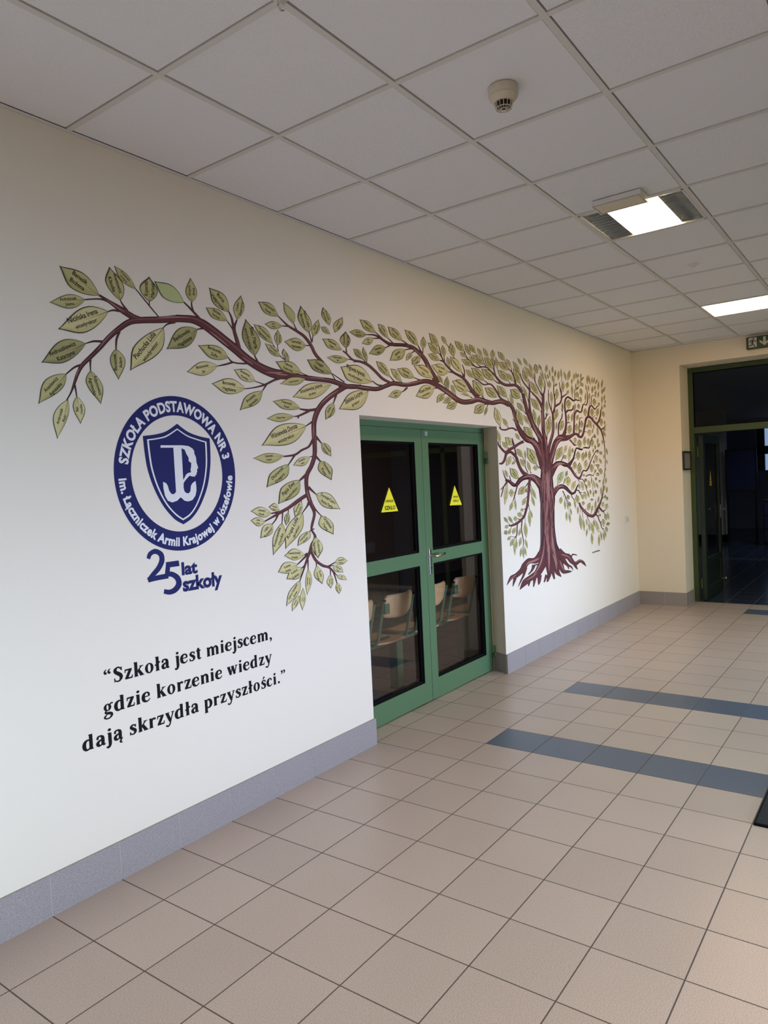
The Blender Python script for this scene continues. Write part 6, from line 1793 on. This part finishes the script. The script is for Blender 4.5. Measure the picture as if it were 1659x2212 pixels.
def bench():
    root = tag(empty('beam_bench', (3.3, 0.6, 0)), 'row of plywood seats on a green steel beam standing behind the glass door', 'bench')
    pr = []
    b = MB(); b.box((2.05, 0.57, 0.375), (4.9, 0.63, 0.425), M['green']); pr.append(b.build('beam', bevel=0.003))
    for x in (2.2, 3.21, 4.25):
        b = MB(); b.box((x - 0.04, 0.56, 0.012), (x + 0.04, 0.64, 0.375), M['green']); b.box((x - 0.042, 0.558, 0.0), (x + 0.042, 0.642, 0.012), M['gasket'])
        pr.append(b.build('post', bevel=0.002))
    subs = []
    for i, x in enumerate((2.32, 2.82, 3.32, 3.82, 4.32)):
        x0, x1 = x + 0.015, x + 0.365
        # curved plywood seat with a rolled front and rear
        rows, V, Fc = [], [], []
        ny, nx = 10, 8
        for j in range(ny + 1):
            t_ = j / ny
            yy = 0.455 + 0.40 * t_
            zz = 0.440 - 0.014 * math.sin(math.pi * t_) - 0.03 * max(0, t_ - 0.8) / 0.2
            ins = 0.05 * (max(0, 0.18 - t_) / 0.18) ** 2 + 0.05 * (max(0, t_ - 0.82) / 0.18) ** 2
            for k_ in range(nx + 1):
                s_ = k_ / nx
                V.append((x0 + ins + (x1 - x0 - 2 * ins) * s_, yy, zz - 0.006 * math.sin(math.pi * s_)))
        W_ = nx + 1
        top = len(V)
        V2 = V + [(a, b_, c_ - 0.012) for a, b_, c_ in V]
        for j in range(ny):
            for k_ in range(nx):
                a = j * W_ + k_
                Fc.append((a, a + 1, a + W_ + 1, a + W_)); Fc.append((top + a, top + a + W_, top + a + W_ + 1, top + a + 1))
        for k_ in range(nx):
            a = k_; Fc.append((a, top + a, top + a + 1, a + 1)); a = ny * W_ + k_; Fc.append((a, a + 1, top + a + 1, top + a))
        for j in range(ny):
            a = j * W_; Fc.append((a, a + W_, top + a + W_, top + a)); a = j * W_ + nx; Fc.append((a, top + a, top + a + W_, a + W_))
        b = MB(); b.mesh(V2, Fc, M['wood']); pr.append(b.build('seat'))
        # curved backrest with rounded corners
        V, Fc = [], []
        nz, nx = 8, 10
        for j in range(nz + 1):
            t_ = j / nz
            zz = 0.632 + 0.172 * t_
            e = 0.035 * (abs(2 * t_ - 1)) ** 5
            for k_ in range(nx + 1):
                s_ = k_ / nx
                yb = 0.432 - 0.035 * t_ - 0.040 * math.sin(math.pi * s_)
                zc = zz - 0.012 * math.sin(math.pi * s_) * (1 - t_)
                V.append((x0 - 0.01 + e + (x1 - x0 + 0.02 - 2 * e) * s_, yb + 0.012, zc))
        W_ = nx + 1; top = len(V)
        V2 = V + [(a, b_ - 0.011, c_) for a, b_, c_ in V]
        for j in range(nz):
            for k_ in range(nx):
                a = j * W_ + k_
                Fc.append((a, a + W_, a + W_ + 1, a + 1)); Fc.append((top + a, top + a + 1, top + a + W_ + 1, top + a + W_))
        for k_ in range(nx):
            a = k_; Fc.append((a, a + 1, top + a + 1, top + a)); a = nz * W_ + k_; Fc.append((a, top + a, top + a + 1, a + 1))
        for j in range(nz):
            a = j * W_; Fc.append((a, top + a, top + a + W_, a + W_)); a = j * W_ + nx; Fc.append((a, a + W_, top + a + W_, top + a))
        b = MB(); b.mesh(V2, Fc, M['wood'], True); pr.append(b.build('backrest'))
        # bent tube either side, ending under the beam
        b = MB()
        for xx in (x, x + 0.38):
            b.tube([(xx, 0.402, 0.765), (xx, 0.43, 0.66), (xx, 0.468, 0.50), (xx, 0.478, 0.46), (xx, 0.50, 0.432), (xx, 0.54, 0.42), (xx, 0.62, 0.418)], 0.0125, M['green'], 10)
            b.tube([(xx, 0.402, 0.765), (xx, 0.400, 0.775)], 0.0135, M['gasket'], 10)
        pr.append(b.build('back_tube'))
        b = MB(); b.box((x + 0.004, 0.388, 0.668), (x + 0.046, 0.396, 0.742), M['green']); b.box((x - 0.008, 0.390, 0.668), (x + 0.006, 0.418, 0.742), M['green']); pr.append(b.build('bracket', bevel=0.002))
    for p in pr: keep(root, p)
bench()
r = MB()
for i in range(13):
    x = 5.33 + i * 0.05
    r.box((x, 2.50, 0.15), (x + 0.038, 2.56, 0.62), M['plastic'])
r.box((5.32, 2.515, 0.15), (5.98, 2.545, 0.20), M['plastic']); r.box((5.32, 2.515, 0.57), (5.98, 2.545, 0.62), M['plastic'])
rb = MB(); rb.tube([(5.34, 2.53, 0.0), (5.34, 2.53, 0.2)], 0.012, M['plastic'])
thing('radiator', (5.65, 2.53, 0), 'ribbed cream radiator on the wall behind the bench seats', 'radiator', [r.build('panel'), rb.build('pipe')])

b = MB(); b.box((5.40, 2.594, 0.80), (5.63, 2.6, 0.93), M['paper'])
tag(b.build('wall_notice', origin=(5.5, 2.6, 0.86)), 'pale blue paper notice on the dark wall above the radiator', 'notice')
# ---------------------------------------------------------------- ceiling fittings
def smoke_detector(cx, cy):
    root = tag(empty('smoke_detector', (cx, cy, H)), 'cream dome smoke detector with slotted black cage on the ceiling', 'smoke detector')
    pr = []
    b = MB(); b.lathe([(0.0555, -0.002), (0.057, -0.006), (0.056, -0.034), (0.054, -0.0365)], (cx, cy, H + 0.004), M['plastic'], 40); b.lathe([(0.05, 0), (0.05, -0.004)], (cx, cy, H + 0.004), M['darkframe'], 32)
    pr.append(b.build('base'))
    b = MB(); b.lathe([(0.0515, -0.0345), (0.0555, -0.036), (0.0545, -0.040), (0.040, -0.056), (0.036, -0.058)], (cx, cy, H + 0.004), M['plastic'], 40); pr.append(b.build('body'))
    b = MB(); b.lathe([(0.029, -0.056), (0.027, -0.074)], (cx, cy, H + 0.004), M['void'], 24); pr.append(b.build('core'))
    b = MB()
    for i in range(14):
        a = 2 * math.pi * i / 14
        ca, sa = math.cos(a), math.sin(a)
        b.tube([(cx + 0.035 * ca, cy + 0.035 * sa, H - 0.053), (cx + 0.030 * ca, cy + 0.030 * sa, H - 0.075)], 0.0014, M['plastic'], 6)
        b.tube([(cx + 0.030 * ca, cy + 0.030 * sa, H - 0.0755), (cx + 0.009 * ca, cy + 0.009 * sa, H - 0.0775)], 0.0012, M['plastic'], 6)
    for r_, z_ in ((0.0305, -0.0755), (0.009, -0.0775)):
        b.tube([(cx + r_ * math.cos(t * math.pi / 16), cy + r_ * math.sin(t * math.pi / 16), H + z_) for t in range(33)], 0.0017, M['plastic'], 6, False)
    pr.append(b.build('cage'))
    for p in pr: keep(root, p)
smoke_detector(1.168, -1.506)

def ceiling_light(k, label, wide):
    x0, x1, y0, y1 = cell(k, 2)
    x0 += 0.013; x1 -= 0.013; y0 += 0.013; y1 -= 0.013
    root = tag(empty('ceiling_light', ((x0 + x1) / 2, (y0 + y1) / 2, H)), label, 'ceiling light', 'square recessed ceiling lights')
    pr = []
    b = MB()
    zt = H + 0.085
    b.box((x0, y0, zt), (x1, y1, zt + 0.004), M['louvre'])
    for a in ((x0, y0, H + 0.002, x0 + 0.003, y1), (x1 - 0.003, y0, H + 0.002, x1, y1), (x0, y0, H + 0.002, x1, y0 + 0.003), (x0, y1 - 0.003, H + 0.002, x1, y1)):
        b.box((a[0], a[1], a[2]), (a[3], a[4], zt), M['louvre'])
    pr.append(b.build('housing'))
    b = MB()
    fr = 0.012
    for a in ((x0, y0, x0 + fr, y1), (x1 - fr, y0, x1, y1), (x0, y0, x1, y0 + fr), (x0, y1 - fr, x1, y1)):
        b.box((a[0], a[1], H - 0.001), (a[2], a[3], H + 0.004), M['bar'])
    pr.append(b.build('frame'))
    if not wide:
        ya, yb = -1.655, -1.365
        b = MB(); b.box((x0 + 0.008, ya, H + 0.004), (x1 - 0.008, yb, H + 0.045), M['lamp']); pr.append(b.build('diffuser'))
        for (s0, s1) in ((y0 + 0.014, ya), (yb, y1 - 0.014)):
            b = MB()
            # parabolic side reflector with cross blades
            n_ = 8
            V = []
            for j in range(n_ + 1):
                t_ = j / n_
                z_ = H + 0.006 + 0.05 * math.sin(math.pi * t_) ** 0.8
                V += [(x0 + 0.01, s0 + (s1 - s0) * t_, z_), (x1 - 0.01, s0 + (s1 - s0) * t_, z_)]
            b.mesh(V, [(2 * j, 2 * j + 1, 2 * j + 3, 2 * j + 2) for j in range(n_)], M['louvre'], True)
            for i in range(12):
                xx = x0 + 0.03 + i * 0.047
                b.mesh([(xx, s0, H + 0.003), (xx, s1, H + 0.003), (xx + 0.012, s1, H + 0.05), (xx + 0.012, s0, H + 0.05), (xx + 0.002, s0, H + 0.003), (xx + 0.002, s1, H + 0.003), (xx + 0.014, s1, H + 0.05), (xx + 0.014, s0, H + 0.05)],
                       [(0, 1, 2, 3), (4, 7, 6, 5), (0, 4, 5, 1), (2, 6, 7, 3)], M['louvre'])
            pr.append(b.build('louvre'))
    else:
        b = MB(); b.box((x0 + 0.012, y0 + 0.012, H + 0.003), (x1 - 0.012, y1 - 0.012, H + 0.008), M['lamp']); pr.append(b.build('diffuser'))
    for p in pr: keep(root, p)
ceiling_light(4, 'recessed ceiling light with metal louvres either side of its lit centre', False)
ceiling_light(9, 'fully lit white ceiling panel nearest the green exit sign', True)

b = MB(); b.box((2.514, -1.622, H - 0.030), (2.655, -1.362, H), M['whitepl'])
b1 = b.build('housing', bevel=0.004)
b = MB(); b.box((2.522, -1.612, H - 0.0335), (2.647, -1.372, H - 0.030), M['plastic']); b2 = b.build('lens', bevel=0.002)
b = MB(); frame_pts = ((2.514, -1.622, 2.655, -1.616), (2.514, -1.368, 2.655, -1.362), (2.514, -1.616, 2.519, -1.368), (2.650, -1.616, 2.655, -1.368))
for a in frame_pts: b.box((a[0], a[1], H - 0.0345), (a[2], a[3], H - 0.029), M['chrome'])
b3 = b.build('rim')
thing('emergency_light', (2.584, -1.49, H - 0.03), 'flat white emergency light box mounted beside the louvred ceiling light', 'emergency light', [b1, b2, b3])

b = MB(); b.lathe([(0.04, 0.0), (0.038, -0.006), (0.030, -0.012), (0.016, -0.022), (0.004, -0.026)], (4.205, -1.496, H + 0.004), M['bar'], 24)
tag(b.build('ceiling_sensor', origin=(4.205, -1.496, H)), 'small pale dome sensor on the ceiling between the two lights', 'sensor')
b = MB(); b.tube([(0.271, -1.205, H), (0.271, -1.205, H - 0.012)], 0.011, M['whitepl'], 12); b.tube([(0.262, -1.205, H - 0.004), (0.258, -1.205, H - 0.020), (0.271, -1.205, H - 0.026), (0.284, -1.205, H - 0.020)], 0.003, M['chrome'], 8)
tag(b.build('ceiling_fitting', origin=(0.271, -1.205, H)), 'small metal fitting on the ceiling grid at the top edge', 'fitting')  # stands in for the corner of a ceiling light above the frame

# ---------------------------------------------------------------- far doorway
X = 7.98
dr = tag(empty('door_2', (X, -0.6, 0)), kind='structure')
f = MB()
yL, yR = -0.552, -4.35
f.box((X, -0.612, 0), (X + 0.07, yL, 2.868), M['olive'])
f.box((X, yR, 2.818), (X + 0.07, -0.612, 2.868), M['olive'])
f.box((X, yR, 2.075), (X + 0.07, -0.612, 2.152), M['olive'])
f.box((X, -2.65, 0), (X + 0.07, -2.58, 2.818), M['olive'])
f.box((X, yR, 0), (X + 0.07, yR + 0.06, 2.818), M['olive'])
keep(dr, f.build('door_frame', bevel=0.003))
g = MB()
for a, b_ in ((-2.58, -0.612), (yR + 0.06, -2.65)):
    g.box((X + 0.02, a, 2.152), (X + 0.05, a + 0.008, 2.818), M['gasket']); g.box((X + 0.02, b_ - 0.008, 2.152), (X + 0.05, b_, 2.818), M['gasket'])
    g.box((X + 0.02, a, 2.152), (X + 0.05, b_, 2.160), M['gasket']); g.box((X + 0.02, a, 2.810), (X + 0.05, b_, 2.818), M['gasket'])
keep(dr, g.build('gasket'))
for a, b_ in ((-2.58, -0.612), (yR + 0.06, -2.65)):
    g = MB(); g.box((X + 0.03, a + 0.004, 2.156), (X + 0.036, b_ - 0.004, 2.814), M['glass2']); keep(dr, g.build('pane'))
# the open leaf, swung back along the corridor
L = MB(); xa, xb, y0, y1 = X + 0.09, X + 1.05, -0.690, -0.640
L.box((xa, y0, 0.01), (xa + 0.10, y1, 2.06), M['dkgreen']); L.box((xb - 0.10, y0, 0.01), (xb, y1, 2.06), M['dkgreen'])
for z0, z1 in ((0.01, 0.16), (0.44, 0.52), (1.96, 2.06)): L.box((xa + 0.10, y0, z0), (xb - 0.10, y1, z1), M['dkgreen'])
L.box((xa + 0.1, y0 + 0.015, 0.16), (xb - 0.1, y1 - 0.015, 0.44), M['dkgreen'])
lf = L.build('door_leaf', bevel=0.002); keep(dr, lf)
g = MB(); g.box((xa + 0.1, -0.668, 0.52), (xb - 0.1, -0.662, 1.96), M['glass2']); sub = [g.build('pane')]
h = MB()
h.box((xb - 0.075, y0 - 0.008, 0.98), (xb - 0.045, y0, 1.16), M['chrome'])
h.tube([(xb - 0.06, y0, 1.10), (xb - 0.06, y0 - 0.055, 1.10), (xb - 0.09, y0 - 0.06, 1.10), (xb - 0.18, y0 - 0.06, 1.10)], 0.009, M['chrome'])
h.tube([(xb - 0.06, y1, 1.10), (xb - 0.06, y1 + 0.055, 1.10), (xb - 0.18, y1 + 0.06, 1.10)], 0.009, M['chrome'])
h.box((xb, -0.675, 1.03), (xb + 0.004, -0.655, 1.15), M['chrome'])
sub.append(h.build('handle'))
h = MB(); h.lathe([(0.009, 0.022), (0.016, 0.015), (0.018, 0.0), (0.016, -0.015), (0.009, -0.022)], (xb - 0.02, y0 - 0.035, 0.16), M['chrome'], 16); h.tube([(xb - 0.02, y0, 0.16), (xb - 0.02, y0 - 0.02, 0.16)], 0.008, M['chrome'])
sub.append(h.build('door_stop'))
for z in (0.22, 1.85):
    h = MB(); h.tube([(X + 0.078, -0.630, z - 0.06), (X + 0.078, -0.630, z + 0.06)], 0.014, M['olive']); sub.append(h.build('hinge'))
for s_ in sub: s_.parent = lf
y = -0.6695
mb = MB(); mb.face([(8.47, y, 1.42), (8.60, y, 1.42), (8.535, y, 1.62)], M['yellow'])
st = tag(mb.build('warning_sticker', origin=(8.53, y, 1.5)), 'yellow triangle sticker on the open glass door of the dark corridor', 'sticker', 'yellow warning triangles on the glass')
mt = MB(); wall_line(mt, BOLD, 'UWAGA', 8.505, 8.565, 1.475, 0.016, M['black'], y - 0.0006); wall_line(mt, BOLD, 'SZKŁO', 8.495, 8.575, 1.435, 0.022, M['black'], y - 0.0006)
t_ = mt.build('lettering'); t_.parent = st; t_.location = -Vector(st.location)

# framed notice on the reveal
b = MB(); yv = -0.557
frame = MB()
for a in ((7.60, 1.634, 7.625, 1.858), (7.925, 1.634, 7.95, 1.858), (7.625, 1.634, 7.925, 1.652), (7.625, 1.840, 7.925, 1.858)):
    frame.box((a[0], yv - 0.022, a[1]), (a[2], yv, a[3]), M['darkframe'])
b.box((7.625, yv - 0.010, 1.652), (7.925, yv, 1.840), M['sheet'])
rnd = random.Random(5)
for i in range(11):
    z = 1.820 - i * 0.0145
    b.box((7.65, yv - 0.0106, z), (7.65 + rnd.uniform(0.16, 0.25), yv - 0.010, z + 0.004), M['sheetprint'])
thing('framed_notice', (7.775, yv, 1.64), 'dark framed sheet hanging in the doorway reveal left of the corridor door', 'notice', [frame.build('frame', bevel=0.002), b.build('sheet')])

# exit sign on the far wall above the doorway
root = tag(empty('exit_sign', (7.57, -1.45, 3.0)), 'green exit sign with a white running figure and arrow above the far doorway', 'exit sign')
xs = 7.545
b = MB(); b.box((xs, -1.605, 2.943), (7.6, -1.288, 3.075), M['signg']); p1 = b.build('housing', bevel=0.006)
b = MB()
def SP(a, z): return (xs - 0.001, -1.290 - a, 2.948 + z)
b.face([SP(0.022, 0.012), SP(0.104, 0.012), SP(0.104, 0.118), SP(0.022, 0.118)], M['signw'])
p2 = b.build('panel')
b = MB()
def bar(pts, w_):
    for (a0, z0), (a1, z1) in zip(pts[:-1], pts[1:]):
        d = Vector((a1 - a0, z1 - z0)); nn = Vector((-d.y, d.x)).normalized() * w_ / 2
        q = [(a0 + nn.x, z0 + nn.y), (a1 + nn.x, z1 + nn.y), (a1 - nn.x, z1 - nn.y), (a0 - nn.x, z0 - nn.y)]
        b.face([(xs - 0.0016, -1.290 - u, 2.948 + v_) for u, v_ in q], M['signg'])
bar([(0.064, 0.088), (0.058, 0.052)], 0.019)
bar([(0.060, 0.056), (0.052, 0.034), (0.024, 0.032)], 0.010)
bar([(0.058, 0.052), (0.084, 0.022), (0.084, 0.014)], 0.010)
bar([(0.066, 0.090), (0.048, 0.090), (0.034, 0.066)], 0.009)
bar([(0.066, 0.090), (0.082, 0.076), (0.104, 0.076)], 0.009)
b.face([(xs - 0.0016, -1.290 - 0.072 - 0.009 * math.cos(t * math.pi / 8), 2.948 + 0.105 + 0.008 * math.sin(t * math.pi / 8)) for t in range(16)], M['signg'])
p3 = b.build('running_figure')
b = MB()
def AP(pts):
    b.face([(xs - 0.001, -1.290 - u, 2.948 + v_) for u, v_ in pts], M['signw'])
AP([(0.168, 0.115), (0.194, 0.115), (0.194, 0.045), (0.168, 0.045)])
AP([(0.132, 0.083), (0.132, 0.058), (0.181, 0.018), (0.181, 0.043)])
AP([(0.230, 0.083), (0.230, 0.058), (0.181, 0.018), (0.181, 0.043)])
p4 = b.build('arrow')
for p in (p1, p2, p3, p4): keep(root, p)

# wall switch by the corner
b = MB(); b.box((7.165, -0.012, 1.035), (7.245, 0, 1.118), M['whitepl']); s1 = b.build('plate', bevel=0.003)
b = MB(); b.mesh([(7.178, -0.012, 1.047), (7.232, -0.012, 1.047), (7.232, -0.012, 1.106), (7.178, -0.012, 1.106), (7.180, -0.020, 1.050), (7.230, -0.020, 1.050), (7.230, -0.015, 1.103), (7.180, -0.015, 1.103)],
   [(4, 5, 6, 7), (0, 1, 5, 4), (1, 2, 6, 5), (2, 3, 7, 6), (3, 0, 4, 7)], M['signw']); s2 = b.build('rocker')
thing('light_switch', (7.205, 0, 1.075), 'white light switch low on the mural wall near the far corner', 'switch', [s1, s2])

# doormat set into the floor on the right
b = MB(); b.box((2.135, -4.3, 0.0), (5.3, -2.145, 0.012), M['mat']); m1 = b.build('pile')
b = MB()
for a in ((2.127, -4.308, 2.135, -2.137), (5.3, -4.308, 5.308, -2.137), (2.135, -2.145, 5.3, -2.137), (2.135, -4.308, 5.3, -4.3)):
    b.box((a[0], a[1], 0), (a[2], a[3], 0.010), M['gasket'])
m2 = b.build('edging')
thing('doormat', (3.7, -3.2, 0), 'black ribbed doormat on the tiles at the right edge', 'doormat', [m1, m2])

# ---------------------------------------------------------------- corridor beyond
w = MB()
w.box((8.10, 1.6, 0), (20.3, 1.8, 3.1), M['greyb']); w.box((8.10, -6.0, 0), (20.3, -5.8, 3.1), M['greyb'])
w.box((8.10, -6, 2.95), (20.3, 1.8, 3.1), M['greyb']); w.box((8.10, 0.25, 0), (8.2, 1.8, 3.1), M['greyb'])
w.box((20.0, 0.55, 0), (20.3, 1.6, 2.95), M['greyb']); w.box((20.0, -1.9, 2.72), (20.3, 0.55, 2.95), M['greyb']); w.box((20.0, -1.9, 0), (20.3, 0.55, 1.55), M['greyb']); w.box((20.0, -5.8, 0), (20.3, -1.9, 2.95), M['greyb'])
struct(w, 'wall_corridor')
w = MB(); w.box((16.0, 0.60, 0), (16.4, 1.6, 2.95), M['wall']); w.box((15.988, 0.588, 0), (16.41, 1.6, 0.16), M['gasket']); tag(w.build('pillar'), kind='structure')
wn = tag(empty('window_1', (20.0, -0.6, 1.55)), kind='structure')
b = MB()
M['day'] = material('daylight_pane', (0.5, 0.6, 0.8), 0.4, emit=((0.42, 0.62, 1.0), 0.5))
b.box((20.2, -1.9, 1.55), (20.22, 0.55, 2.72), M['day']); keep(wn, b.build('pane'))
b = MB()
for yy in (-1.9, -1.1, -0.35, 0.37):
    b.box((20.1, yy, 1.55), (20.19, yy + 0.07 if yy < 0.3 else 0.55, 2.72), M['olive'])
b.box((20.1, -1.9, 1.98), (20.19, 0.55, 2.20), M['olive']); b.box((20.1, -1.9, 2.67), (20.19, 0.55, 2.72), M['olive']); keep(wn, b.build('window_frame'))
b = MB(); b.box((15.9, -0.05, 1.15), (15.93, 0.52, 2.02), M['navy']); n1 = b.build('board')
fr_ = MB()
for a in ((-0.08, 1.12, -0.05, 2.05), (0.52, 1.12, 0.55, 2.05), (-0.05, 1.12, 0.52, 1.15), (-0.05, 2.02, 0.52, 2.05)): fr_.box((15.89, a[0], a[1]), (15.94, a[2], a[3]), M['darkframe'])
st_ = MB()
for yy in (-0.06, 0.50): st_.box((15.9, yy, 0), (15.94, yy + 0.04, 1.12), M['darkframe']); st_.box((15.75, yy, 0), (16.08, yy + 0.04, 0.03), M['darkframe'])
thing('notice_board', (15.92, 0.23, 0), 'dark standing notice board deep in the corridor beside the pillar', 'notice board', [n1, fr_.build('frame'), st_.build('stand')])
b = MB(); b.box((15.2, -0.75, 0.0), (15.6, -0.28, 0.95), M['darkframe']); c1 = b.build('body')
cd = [c1]
for z in (0.08, 0.36, 0.64):
    b = MB(); b.box((15.18, -0.73, z), (15.2, -0.30, z + 0.25), M['navy']); b.box((15.165, -0.58, z + 0.15), (15.18, -0.45, z + 0.18), M['chrome']); cd.append(b.build('drawer'))
thing('drawer_cabinet', (15.4, -0.5, 0), 'low dark drawer cabinet standing in the unlit corridor', 'cabinet', cd)
